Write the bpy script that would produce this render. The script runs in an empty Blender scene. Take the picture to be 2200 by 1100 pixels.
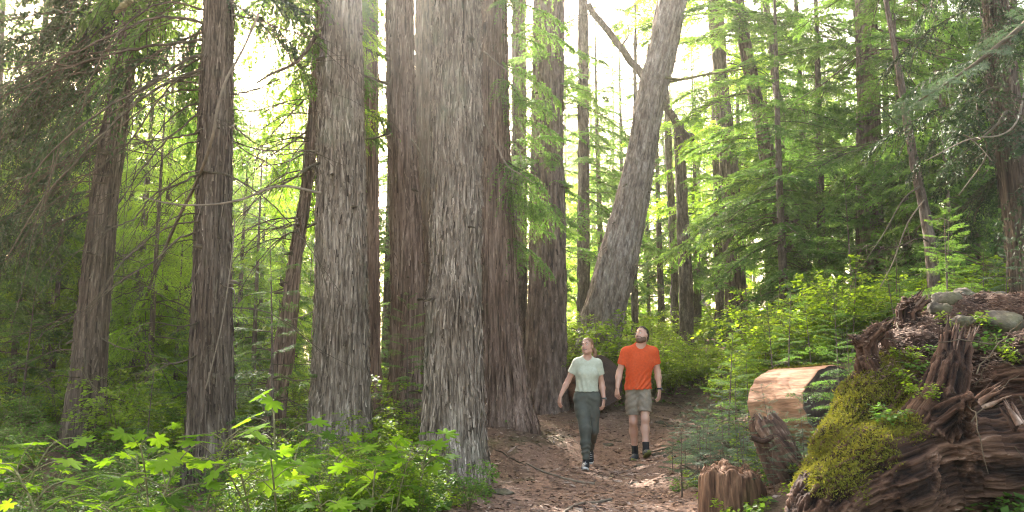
import bpy, math, random
import numpy as np
from mathutils import Vector

R = math.radians
sc = bpy.context.scene
COL = sc.collection

# ---------------------------------------------------------------- camera, sky, sun, exposure
F, CX, CY, CAMZ = 1800.0, 1100.0, 550.0, 1.25      # focal length in photo pixels, photo centre, eye height
PITCH = math.atan(240.0 / 1800.0)
cam = bpy.data.cameras.new('camera')
cam.sensor_width = 36.0
cam.lens = 36.0 * F / 2200.0
cam.clip_start, cam.clip_end = 0.05, 2000.0
cam.dof.use_dof = True
cam.dof.focus_distance = 11.5
cam.dof.aperture_fstop = 5.6
camo = bpy.data.objects.new('camera', cam)
COL.objects.link(camo)
camo.location = (0, 0, CAMZ)
camo.rotation_euler = (R(90) + PITCH, 0, 0)
sc.camera = camo

SUN_AZ, SUN_EL = R(-19.0), R(32.0)                  # azimuth from +Y (view direction), negative = left
world = bpy.data.worlds.new('World')
sc.world = world
world.use_nodes = True
wn = world.node_tree.nodes
sky = wn.new('ShaderNodeTexSky')
sky.sky_type = 'NISHITA'
sky.sun_disc = False
sky.sun_elevation = SUN_EL
sky.sun_rotation = SUN_AZ
sky.air_density = 1.0
sky.dust_density = 4.0
sky.ozone_density = 0.6
bg = wn['Background']
bg.inputs['Strength'].default_value = 0.15
tintn = wn.new('ShaderNodeMix')                      # a milky, slightly warm sky
tintn.data_type = 'RGBA'; tintn.blend_type = 'MULTIPLY'; tintn.inputs[0].default_value = 1.0
tintn.inputs[7].default_value = (1.0, 0.86, 0.69, 1)
world.node_tree.links.new(sky.outputs[0], tintn.inputs[6])
world.node_tree.links.new(tintn.outputs[2], bg.inputs['Color'])

sun = bpy.data.lights.new('sun', 'SUN')
sun.energy = 3.0
sun.angle = R(0.6)
sun.color = (1.0, 0.95, 0.87)
suno = bpy.data.objects.new('sun', sun)
COL.objects.link(suno)
SUND = Vector((math.sin(SUN_AZ) * math.cos(SUN_EL), math.cos(SUN_AZ) * math.cos(SUN_EL), math.sin(SUN_EL)))
suno.rotation_euler = (-SUND).to_track_quat('-Z', 'Y').to_euler()
suno.location = SUND * 60

sc.view_settings.view_transform = 'Standard'
sc.view_settings.look = 'None'
sc.view_settings.exposure = 3.25
sc.view_settings.gamma = 1.0
sc.render.engine = 'CYCLES'
sc.cycles.max_bounces = 12
sc.cycles.diffuse_bounces = 7
sc.cycles.transmission_bounces = 8
sc.cycles.volume_bounces = 1
sc.cycles.use_denoising = True
sc.cycles.sample_clamp_indirect = 3.0
sc.cycles.filter_width = 1.15
sc.cycles.denoising_prefilter = 'ACCURATE'
sc.cycles.denoising_input_passes = 'RGB_ALBEDO_NORMAL'

# ---------------------------------------------------------------- helpers
def at(px, py, Y):
    """World point seen at photo pixel (px, py), Y metres ahead."""
    u, v = (px - CX) / F, (CY - py) / F
    d = (u, math.cos(PITCH) - v * math.sin(PITCH), math.sin(PITCH) + v * math.cos(PITCH))
    k = Y / d[1]
    return np.array((d[0] * k, Y, CAMZ + d[2] * k))

def _h(ix, iy, iz, seed):
    h = (ix.astype(np.uint32) * np.uint32(374761393) + iy.astype(np.uint32) * np.uint32(668265263)
         + iz.astype(np.uint32) * np.uint32(2246822519) + np.uint32((seed * 3266489917) & 0xffffffff))
    h = (h ^ (h >> np.uint32(13))) * np.uint32(1274126177)
    h ^= h >> np.uint32(16)
    return h.astype(np.float64) / 4294967295.0

def vnoise(P, seed=0):
    """Value noise in -1..1 at the points P (N,3)."""
    P = np.asarray(P, float)
    I = np.floor(P).astype(np.int64)
    f = P - I
    f = f * f * (3 - 2 * f)
    out = 0
    for dx in (0, 1):
        wx = f[:, 0] if dx else 1 - f[:, 0]
        for dy in (0, 1):
            wy = f[:, 1] if dy else 1 - f[:, 1]
            for dz in (0, 1):
                wz = f[:, 2] if dz else 1 - f[:, 2]
                out = out + wx * wy * wz * _h(I[:, 0] + dx + 4096, I[:, 1] + dy + 4096, I[:, 2] + dz + 4096, seed)
    return out * 2 - 1

def fbm(P, seed=0, octv=3):
    a, s, tot = 1.0, 1.0, 0
    P = np.asarray(P, float)
    for k in range(octv):
        tot = tot + a * vnoise(P * s, seed + k * 17)
        a *= 0.5
        s *= 2.03
    return tot

def unit(v):
    v = np.asarray(v, float)
    return v / np.maximum(np.linalg.norm(v, axis=-1, keepdims=True), 1e-9)

class MB:
    """Collects vertices, quads and triangles; build() links them as ONE mesh object."""
    def __init__(s):
        s.v, s.q, s.t, s.qm, s.tm, s.tint, s.n = [], [], [], [], [], [], 0
    def add(s, V, Q=None, T=None, m=0, tint=0.5):
        V = np.asarray(V, float).reshape(-1, 3)
        if Q is not None and len(Q):
            Q = np.asarray(Q, np.int64).reshape(-1, 4)
            s.q.append(Q + s.n); s.qm.append(np.full(len(Q), m))
        if T is not None and len(T):
            T = np.asarray(T, np.int64).reshape(-1, 3)
            s.t.append(T + s.n); s.tm.append(np.full(len(T), m))
        s.v.append(V)
        s.tint.append(np.broadcast_to(np.asarray(tint, float), (len(V),)))
        s.n += len(V)
        return s
    def mesh(s, name, mats, origin=(0, 0, 0), smooth=True):
        V = np.concatenate(s.v) - np.asarray(origin, float)
        Q = np.concatenate(s.q) if s.q else np.zeros((0, 4), int)
        T = np.concatenate(s.t) if s.t else np.zeros((0, 3), int)
        M = np.concatenate(s.qm + s.tm) if (s.qm or s.tm) else np.zeros(0)
        me = bpy.data.meshes.new(name)
        me.vertices.add(len(V)); me.vertices.foreach_set('co', V.astype(np.float32).ravel())
        nl = len(Q) * 4 + len(T) * 3
        me.loops.add(nl)
        me.loops.foreach_set('vertex_index', np.concatenate((Q.ravel(), T.ravel())).astype(np.int32))
        me.polygons.add(len(Q) + len(T))
        st = np.concatenate((np.arange(len(Q)) * 4, len(Q) * 4 + np.arange(len(T)) * 3))
        me.polygons.foreach_set('loop_start', st.astype(np.int32))
        me.polygons.foreach_set('material_index', M.astype(np.int32))
        me.polygons.foreach_set('use_smooth', np.full(len(Q) + len(T), smooth))
        at_ = me.attributes.new('tint', 'FLOAT', 'POINT')
        at_.data.foreach_set('value', np.concatenate(s.tint).astype(np.float32))
        for m in (mats if isinstance(mats, (list, tuple)) else [mats]):
            me.materials.append(m)
        me.update(calc_edges=True)
        me.validate()
        return me
    def build(s, name, mats, parent=None, smooth=True, loc=None):
        """With a parent: coordinates are world ones, turned local to the parent's location."""
        org = parent.location if parent is not None else (loc if loc is not None else (0, 0, 0))
        o = bpy.data.objects.new(name, s.mesh(name, mats, tuple(org), smooth))
        COL.objects.link(o)
        if parent is not None:
            o.parent = parent
        elif loc is not None:
            o.location = tuple(loc)
        return o

def tag(o, label=None, cat=None, group=None, kind=None):
    for k, v in (('label', label), ('category', cat), ('group', group), ('kind', kind)):
        if v:
            o[k] = v
    return o

def thing(name, label, cat, loc=(0, 0, 0), group=None):
    o = bpy.data.objects.new(name, None)
    o.empty_display_size = 0.2
    COL.objects.link(o)
    o.location = tuple(float(c) for c in loc)
    return tag(o, label, cat, group)

def kids(o):
    return KIDS.get(o.name, [])

def copy_tree(o, children, loc, rz=0.0, scale=1.0, label=None, group=None, tilt=(0, 0)):
    """A copy of a thing and of its parts (children: list of part objects; meshes shared)."""
    c = o.copy()
    COL.objects.link(c)
    c.location = tuple(float(x) for x in loc)
    c.rotation_euler = (tilt[0], tilt[1], rz)
    c.scale = (scale,) * 3 if not isinstance(scale, tuple) else scale
    if label:
        c['label'] = label
    if group:
        c['group'] = group
    for ch in children:
        d = ch.copy()
        COL.objects.link(d)
        d.parent = c
    return c

def tube(mb, P, r, n=6, m=0, tint=0.5, cap=True):
    """A tapered tube through the points P (k,3) with radii r (k)."""
    P = np.asarray(P, float)
    k = len(P)
    r = np.broadcast_to(np.asarray(r, float), (k,))
    T = unit(np.gradient(P, axis=0))
    ref = np.array((0.0, 0.0, 1.0)) if abs(T[0, 2]) < 0.8 else np.array((1.0, 0.0, 0.0))
    A = unit(np.cross(T, ref)); B = np.cross(T, A)
    th = np.linspace(0, 2 * np.pi, n, endpoint=False)
    V = P[:, None, :] + r[:, None, None] * (np.cos(th)[None, :, None] * A[:, None, :] + np.sin(th)[None, :, None] * B[:, None, :])
    i = np.arange(k - 1)[:, None] * n; j = np.arange(n)[None, :]; j2 = (j + 1) % n
    Q = np.stack((i + j, i + j2, i + n + j2, i + n + j), -1).reshape(-1, 4)
    V = V.reshape(-1, 3)
    Tt = None
    if cap:
        V = np.concatenate((V, P[:1], P[-1:]))
        a = np.arange(n); b = (a + 1) % n
        Tt = np.concatenate((np.stack((b, a, np.full(n, k * n)), -1),
                             np.stack(((k - 1) * n + a, (k - 1) * n + b, np.full(n, k * n + 1)), -1)))
    mb.add(V, Q, Tt, m, tint)

def smooth_path(pts, n):
    """Catmull-Rom resample of a (k,d) list to n points."""
    P = np.asarray(pts, float)
    P = np.concatenate((2 * P[:1] - P[1:2], P, 2 * P[-1:] - P[-2:-1]))
    k = len(P) - 3
    u = np.linspace(0, k - 1e-6, n)
    i = u.astype(int); t = (u - i)[:, None]
    a, b, c, d = P[i], P[i + 1], P[i + 2], P[i + 3]
    return 0.5 * ((2 * b) + (c - a) * t + (2 * a - 5 * b + 4 * c - d) * t ** 2 + (3 * b - a - 3 * c + d) * t ** 3)

# ---------------------------------------------------------------- materials
def new_mat(name):
    m = bpy.data.materials.new(name)
    m.use_nodes = True
    return m, m.node_tree.nodes, m.node_tree.links, m.node_tree.nodes['Principled BSDF']

def ramp(nt, stops):
    r = nt.nodes.new('ShaderNodeValToRGB')
    e = r.color_ramp.elements
    while len(e) < len(stops):
        e.new(0.5)
    for el, (p, c) in zip(e, stops):
        el.position = p
        el.color = (*c, 1)
    return r

def noise_node(nt, scale, detail=4, rough=0.6, sx=(1, 1, 1), coord='Object', distort=0.0):
    tc = nt.nodes.new('ShaderNodeTexCoord')
    mp = nt.nodes.new('ShaderNodeMapping')
    mp.inputs['Scale'].default_value = sx
    nz = nt.nodes.new('ShaderNodeTexNoise')
    nz.inputs['Scale'].default_value = scale
    nz.inputs['Detail'].default_value = detail
    nz.inputs['Roughness'].default_value = rough
    nz.inputs['Distortion'].default_value = distort
    nt.links.new(tc.outputs[coord], mp.inputs['Vector'])
    nt.links.new(mp.outputs[0], nz.inputs['Vector'])
    return nz

def mixc(nt, fac, a, b, mode='MIX'):
    n = nt.nodes.new('ShaderNodeMix')
    n.data_type = 'RGBA'
    n.blend_type = mode
    for s, x in ((n.inputs[0], fac), (n.inputs[6], a), (n.inputs[7], b)):
        if hasattr(x, 'links'):
            nt.links.new(x, s)
        elif isinstance(x, tuple):
            s.default_value = (*x, 1)
        else:
            s.default_value = x
    return n.outputs[2]

def attr(nt, name='tint'):
    a = nt.nodes.new('ShaderNodeAttribute')
    a.attribute_name = name
    return a.outputs['Fac']

def bump(nt, bsdf, height, strength=0.5, dist=0.02):
    b = nt.nodes.new('ShaderNodeBump')
    b.inputs['Strength'].default_value = strength
    b.inputs['Distance'].default_value = dist
    nt.links.new(height, b.inputs['Height'])
    nt.links.new(b.outputs[0], bsdf.inputs['Normal'])

def wood_mat(name, stops, sx, scale, moss=None, moss_amt=0.0, rough=0.9, bumps=0.6, bdist=0.02, tintmix=0.5, coord='Object', distort=0.3):
    """Bark or weathered wood: stretched noise through a colour ramp, lichen or moss patches, bump."""
    m, N, L, b = new_mat(name)
    nt = m.node_tree
    nz = noise_node(nt, scale, 6, 0.65, sx, coord, distort)
    fine = noise_node(nt, scale * 3.1, 4, 0.6, sx, coord)
    r = ramp(nt, stops)
    mx = nt.nodes.new('ShaderNodeMath'); mx.operation = 'MULTIPLY_ADD'
    L.new(attr(nt), mx.inputs[0]); mx.inputs[1].default_value = tintmix
    sh = nt.nodes.new('ShaderNodeMath'); sh.operation = 'MULTIPLY_ADD'
    L.new(nz.outputs['Fac'], sh.inputs[0]); sh.inputs[1].default_value = 1.25; sh.inputs[2].default_value = -0.125 - tintmix * 0.5
    L.new(sh.outputs[0], mx.inputs[2])
    L.new(mx.outputs[0], r.inputs[0])  # low noise, sunk by the bump, gets crevice shade as dark colour
    col = r.outputs[0]
    fr = ramp(nt, [(0.3, (0.62, 0.62, 0.62)), (0.7, (1.25, 1.22, 1.18))])
    L.new(fine.outputs['Fac'], fr.inputs[0])
    col = mixc(nt, 1.0, col, fr.outputs[0], 'MULTIPLY')
    big = noise_node(nt, 1.3, 3, 0.6, (1, 1, 0.6), 'Object')
    br = ramp(nt, [(0.30, (0.66, 0.62, 0.58)), (0.70, (1.22, 1.24, 1.24))])
    L.new(big.outputs['Fac'], br.inputs[0])
    col = mixc(nt, 1.0, col, br.outputs[0], 'MULTIPLY')
    if moss:
        pn = noise_node(nt, 2.3, 5, 0.65, (1, 1, 0.5))
        pr = ramp(nt, [(0.62 - moss_amt * 0.3, (0, 0, 0)), (0.80 - moss_amt * 0.3, (1, 1, 1))])
        L.new(pn.outputs['Fac'], pr.inputs[0])
        ml = nt.nodes.new('ShaderNodeMath'); ml.operation = 'MULTIPLY'
        L.new(pr.outputs[0], ml.inputs[0]); ml.inputs[1].default_value = min(1.0, 0.35 + moss_amt)
        col = mixc(nt, ml.outputs[0], col, moss)
    L.new(col, b.inputs['Base Color'])
    b.inputs['Roughness'].default_value = rough
    b.inputs['Specular IOR Level'].default_value = 0.2
    bump(nt, b, nz.outputs['Fac'], bumps, bdist)
    return m

def leaf_mat(name, dark, mid, light, trans, tw=0.45, rough=0.5, spec=0.12):
    """Leaf: per-leaf colour, light passing through, slight gloss."""
    m, N, L, b = new_mat(name)
    nt = m.node_tree
    r = ramp(nt, [(0.0, dark), (0.5, mid), (1.0, light)])
    oi = nt.nodes.new('ShaderNodeObjectInfo')
    ad = nt.nodes.new('ShaderNodeMath'); ad.operation = 'MULTIPLY_ADD'
    L.new(oi.outputs['Random'], ad.inputs[0]); ad.inputs[1].default_value = 0.26; ad.inputs[2].default_value = -0.13
    a2 = nt.nodes.new('ShaderNodeMath'); a2.operation = 'ADD'
    L.new(ad.outputs[0], a2.inputs[0]); L.new(attr(nt), a2.inputs[1])
    L.new(a2.outputs[0], r.inputs[0])
    L.new(r.outputs[0], b.inputs['Base Color'])
    b.inputs['Roughness'].default_value = rough
    b.inputs['Specular IOR Level'].default_value = spec
    t = nt.nodes.new('ShaderNodeBsdfTranslucent')
    tc = mixc(nt, 1.0, r.outputs[0], trans, 'MULTIPLY')
    L.new(tc, t.inputs['Color'])
    mx = nt.nodes.new('ShaderNodeMixShader')
    mx.inputs[0].default_value = tw
    L.new(b.outputs[0], mx.inputs[1]); L.new(t.outputs[0], mx.inputs[2])
    L.new(mx.outputs[0], N['Material Output'].inputs['Surface'])
    return m

def plain_mat(name, col, rough=0.8, var=0.25, scale=30, spec=0.3, bumps=0.0, bdist=0.005, sx=(1, 1, 1)):
    m, N, L, b = new_mat(name)
    nt = m.node_tree
    nz = noise_node(nt, scale, 5, 0.6, sx)
    lo = tuple(c * (1 - var) for c in col); hi = tuple(min(1, c * (1 + var)) for c in col)
    r = ramp(nt, [(0.3, lo), (0.7, hi)])
    L.new(nz.outputs['Fac'], r.inputs[0])
    L.new(r.outputs[0], b.inputs['Base Color'])
    b.inputs['Roughness'].default_value = rough
    b.inputs['Specular IOR Level'].default_value = spec
    if bumps:
        bump(nt, b, nz.outputs['Fac'], bumps, bdist)
    return m

MAT = {}
MAT['cedar_grey'] = wood_mat('cedar_bark_grey', [(0.18, (0.022, 0.015, 0.011)), (0.38, (0.13, 0.099, 0.076)), (0.60, (0.29, 0.235, 0.188)), (0.86, (0.54, 0.46, 0.38))],
                             (1, 1, 0.085), 44, (0.17, 0.19, 0.12), 0.22, bumps=0.7, bdist=0.03)
MAT['cedar_red'] = wood_mat('cedar_bark_red', [(0.16, (0.022, 0.012, 0.009)), (0.4, (0.110, 0.073, 0.056)), (0.66, (0.24, 0.172, 0.138)), (0.92, (0.42, 0.33, 0.275))],
                            (1, 1, 0.05), 44, (0.08, 0.085, 0.04), 0.05, bumps=0.7, bdist=0.03)
MAT['cedar_dark'] = wood_mat('cedar_bark_dark', [(0.16, (0.015, 0.010, 0.008)), (0.4, (0.070, 0.050, 0.038)), (0.66, (0.155, 0.120, 0.094)), (0.92, (0.31, 0.262, 0.205))],
                             (1, 1, 0.06), 44, (0.12, 0.13, 0.07), 0.10, bumps=0.7, bdist=0.03)
MAT['fir_bark'] = wood_mat('fir_bark', [(0.15, (0.022, 0.016, 0.014)), (0.42, (0.10, 0.070, 0.056)), (0.7, (0.19, 0.145, 0.122)), (0.95, (0.30, 0.25, 0.22))],
                           (1, 1, 0.2), 20, (0.13, 0.14, 0.075), 0.08, bumps=0.8, bdist=0.03)
MAT['pale_bark'] = wood_mat('pale_furrowed_bark', [(0.15, (0.05, 0.038, 0.033)), (0.42, (0.17, 0.135, 0.115)), (0.7, (0.30, 0.26, 0.23)), (0.95, (0.46, 0.42, 0.38))],
                            (1, 1, 0.3), 16, (0.15, 0.14, 0.06), 0.15, bumps=0.8, bdist=0.03)
MAT['thin_bark'] = wood_mat('thin_conifer_bark', [(0.15, (0.03, 0.022, 0.018)), (0.45, (0.10, 0.075, 0.06)), (0.8, (0.22, 0.18, 0.15))],
                            (1, 1, 0.35), 22, (0.12, 0.13, 0.06), 0.15, bumps=0.6)
MAT['twig'] = plain_mat('dead_branch_wood', (0.075, 0.058, 0.036), 0.9, 0.45, 9, 0.2)
MAT['twig_grey'] = plain_mat('bleached_branch_wood', (0.17, 0.135, 0.098), 0.9, 0.35, 9, 0.2)
MAT['limb_moss'] = plain_mat('mossy_limb', (0.14, 0.125, 0.055), 0.95, 0.5, 12, 0.1)
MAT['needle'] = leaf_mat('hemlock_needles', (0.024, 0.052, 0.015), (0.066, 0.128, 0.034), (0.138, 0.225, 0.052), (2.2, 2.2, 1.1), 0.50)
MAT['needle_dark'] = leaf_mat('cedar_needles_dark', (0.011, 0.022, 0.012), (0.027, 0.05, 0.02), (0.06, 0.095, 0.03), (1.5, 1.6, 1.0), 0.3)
MAT['needle_lime'] = leaf_mat('sunlit_needles', (0.058, 0.112, 0.018), (0.148, 0.245, 0.034), (0.255, 0.36, 0.052), (2.3, 2.3, 1.1), 0.62)  # brighter copy of the needles, backlight put into the leaf colour
MAT['leaf_lime'] = leaf_mat('huckleberry_leaves', (0.068, 0.112, 0.011), (0.155, 0.235, 0.020), (0.26, 0.345, 0.030), (2.0, 2.0, 1.0), 0.5)
MAT['leaf_club'] = leaf_mat('broad_palmate_leaves', (0.048, 0.098, 0.012), (0.125, 0.225, 0.017), (0.20, 0.31, 0.026), (2.0, 2.0, 0.9), 0.52, 0.7, 0.02)
MAT['leaf_green'] = leaf_mat('understory_leaves', (0.032, 0.07, 0.016), (0.080, 0.155, 0.028), (0.15, 0.25, 0.042), (2.0, 2.0, 1.0), 0.46)
MAT['fern_blue'] = leaf_mat('young_fir_needles', (0.022, 0.042, 0.026), (0.06, 0.10, 0.058), (0.14, 0.20, 0.12), (1.5, 1.6, 1.2), 0.3)
MAT['stem'] = plain_mat('plant_stems', (0.12, 0.11, 0.04), 0.7, 0.4, 20)

# ---------------------------------------------------------------- terrain
GP = [(1258, 1003, 11.0), (1375, 985, 11.5), (1260, 1100, 7.3), (1100, 1100, 7.0), (1400, 1062, 8.3), (1490, 908, 14.0), (1350, 905, 13.8),
      (1230, 905, 13.5), (1545, 903, 14.6), (975, 1025, 9.6), (1060, 1003, 10.2), (1120, 955, 11.0), (1085, 908, 12.3), (1170, 882, 14.5),
      (1300, 872, 14.4), (735, 1008, 10.5), (865, 938, 12.0), (452, 1052, 9.6), (180, 962, 11.0), (580, 1008, 11.5), (200, 835, 20.0),
      (400, 828, 22.0), (620, 830, 22.0), (200, 1260, 5.0), (600, 1260, 5.0), (1000, 1260, 5.0), (1300, 1300, 4.6), (1565, 1090, 6.3),
      (1650, 955, 8.2), (1900, 1130, 5.0), (2180, 1110, 4.6), (2000, 830, 7.5), (1700, 810, 11.0), (1900, 775, 13.0), (1500, 812, 18.0),
      (1580, 748, 21.0), (1450, 790, 20.0), (1300, 775, 20.0), (2150, 720, 14.0), (1800, 735, 22.0), (1400, 735, 40.0), (800, 785, 40.0),
      (300, 795, 40.0), (1900, 715, 40.0), (2200, 700, 30.0), (-100, 805, 30.0), (850, 845, 20.0), (1180, 830, 19.0), (-200, 960, 10.0), (-150, 1250, 5.0)]
_gp = np.array([at(*g) for g in GP] + [(-6, -4, 0), (0, -4, 0), (6, -4, 0.5), (-40, 70, 1.0), (0, 80, 3.0), (40, 70, 5.0), (-30, 5, -1.0), (30, 5, 4.0)])
def _tps(r2):
    return np.where(r2 > 1e-12, 0.5 * r2 * np.log(np.maximum(r2, 1e-12)), 0.0)
_n = len(_gp)
_A = np.zeros((_n + 3, _n + 3))
_d2 = ((_gp[:, None, :2] - _gp[None, :, :2]) ** 2).sum(-1)
_A[:_n, :_n] = _tps(_d2) + np.eye(_n) * 0.3
_A[:_n, _n] = 1; _A[:_n, _n + 1:] = _gp[:, :2]; _A[_n:, :_n] = _A[:_n, _n:].T
_w = np.linalg.solve(_A, np.concatenate((_gp[:, 2], np.zeros(3))))
def gz(x, y):
    """Smooth ground height."""
    x = np.atleast_1d(np.asarray(x, float)); y = np.atleast_1d(np.asarray(y, float))
    out = np.empty(len(x))
    for a in range(0, len(x), 20000):
        X = np.stack((x[a:a + 20000], y[a:a + 20000]), -1)
        d2 = ((X[:, None, :] - _gp[None, :, :2]) ** 2).sum(-1)
        out[a:a + 20000] = _tps(d2) @ _w[:_n] + _w[_n] + X @ _w[_n + 1:]
    return np.clip(out, -3, 6)
def gz1(x, y):
    return float(gz(x, y)[0])

PATHC = smooth_path([at(1230, 1500, 3.2)[:2], at(1235, 1220, 5.4)[:2], at(1255, 1090, 7.4)[:2], at(1290, 1010, 10.6)[:2], at(1350, 940, 12.6)[:2], at(1440, 905, 14.0)[:2], (4.0, 15.6), (5.6, 17.0)], 120)
def path_d(x, y):
    d = np.full(len(x), 1e9)
    for c in PATHC:
        d = np.minimum(d, (x - c[0]) ** 2 + (y - c[1]) ** 2)
    return np.sqrt(d)

def rough(x, y):
    P = np.stack((x, y, np.zeros_like(x)), -1)
    return 0.045 * fbm(P * 1.7, 3, 3) + 0.012 * fbm(P * 9, 5, 2)

def _axis(lo, hi, fine_lo, fine_hi, step, grow=1.12):
    a = list(np.arange(fine_lo, fine_hi + step, step))
    s, x = step, a[-1]
    while x < hi:
        s *= grow; x += s; a.append(x)
    s, x = step, a[0]
    while x > lo:
        s *= grow; x -= s; a.insert(0, x)
    return np.array(a)
gx = _axis(-260, 260, -3.2, 5.2, 0.045)
gy = _axis(-120, 420, 4.5, 16.5, 0.05)
GX, GY = np.meshgrid(gx, gy)
px_, py_ = GX.ravel(), GY.ravel()
pd_ = path_d(px_, py_)
hz_ = gz(px_, py_) + rough(px_, py_) * np.clip(0.45 + (pd_ - 0.6) * 0.5, 0.45, 1.0)
hz_ -= 0.05 * np.exp(-(pd_ / 0.8) ** 2)
def ground_at(x, y):
    """Height of the ground as built, roughness included."""
    x = np.atleast_1d(np.asarray(x, float)); y = np.atleast_1d(np.asarray(y, float))
    pd = path_d(x, y)
    return gz(x, y) + rough(x, y) * np.clip(0.45 + (pd - 0.6) * 0.5, 0.45, 1.0) - 0.05 * np.exp(-(pd / 0.8) ** 2)
nx, ny = len(gx), len(gy)
ii = (np.arange(ny - 1)[:, None] * nx + np.arange(nx - 1)[None, :])
GQ = np.stack((ii, ii + 1, ii + nx + 1, ii + nx), -1).reshape(-1, 4)

def soil_mat(name, stops, moss=0.0):
    m, N, L, b = new_mat(name)
    nt = m.node_tree
    n1 = noise_node(nt, 1.1, 6, 0.6); n2 = noise_node(nt, 38, 6, 0.75); n3 = noise_node(nt, 9, 5, 0.7)
    r = ramp(nt, stops)
    a = nt.nodes.new('ShaderNodeMath'); a.operation = 'MULTIPLY_ADD'
    L.new(n2.outputs['Fac'], a.inputs[0]); a.inputs[1].default_value = 0.95
    a2 = nt.nodes.new('ShaderNodeMath'); a2.operation = 'MULTIPLY_ADD'
    L.new(n3.outputs['Fac'], a2.inputs[0]); a2.inputs[1].default_value = 0.55; a2.inputs[2].default_value = -0.27
    L.new(a2.outputs[0], a.inputs[2]); L.new(a.outputs[0], r.inputs[0])
    col = r.outputs[0]
    pr = ramp(nt, [(0.52, (0, 0, 0)), (0.66, (1, 1, 1))])
    L.new(n1.outputs['Fac'], pr.inputs[0])
    ml = nt.nodes.new('ShaderNodeMath'); ml.operation = 'MULTIPLY'
    L.new(pr.outputs[0], ml.inputs[0]); ml.inputs[1].default_value = moss
    col = mixc(nt, ml.outputs[0], col, (0.06, 0.085, 0.02))
    L.new(col, b.inputs['Base Color'])
    b.inputs['Roughness'].default_value = 0.95
    b.inputs['Specular IOR Level'].default_value = 0.15
    bump(nt, b, a.outputs[0], 1.0, 0.03)
    return m
MAT['soil'] = soil_mat('forest_floor', [(0.2, (0.045, 0.028, 0.019)), (0.5, (0.145, 0.092, 0.063)), (0.8, (0.27, 0.19, 0.14))], 0.45)
MAT['trail'] = soil_mat('needle_strewn_trail', [(0.2, (0.07, 0.040, 0.027)), (0.5, (0.225, 0.138, 0.096)), (0.8, (0.42, 0.29, 0.21))], 0.0)
g = MB().add(np.stack((px_, py_, hz_), -1), GQ)
tag(g.build('ground', MAT['soil']), kind='structure')
edge = pd_ + 0.30 * vnoise(np.stack((px_ * 1.6, py_ * 1.6, px_ * 0), -1), 9) + 0.12 * vnoise(np.stack((px_ * 6, py_ * 6, px_ * 0), -1), 10)
halfw = 0.95 + 0.25 * np.clip((9.5 - py_) / 3, 0, 1)
inside = (edge < halfw) & (py_ > 3.0)
keep = inside[GQ].all(1)
used = np.unique(GQ[keep]); remap = np.full(len(px_), -1); remap[used] = np.arange(len(used))
tr = MB().add(np.stack((px_, py_, hz_ + 0.006), -1)[used], remap[GQ[keep]])
tag(tr.build('path', MAT['trail']), kind='structure')

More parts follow.
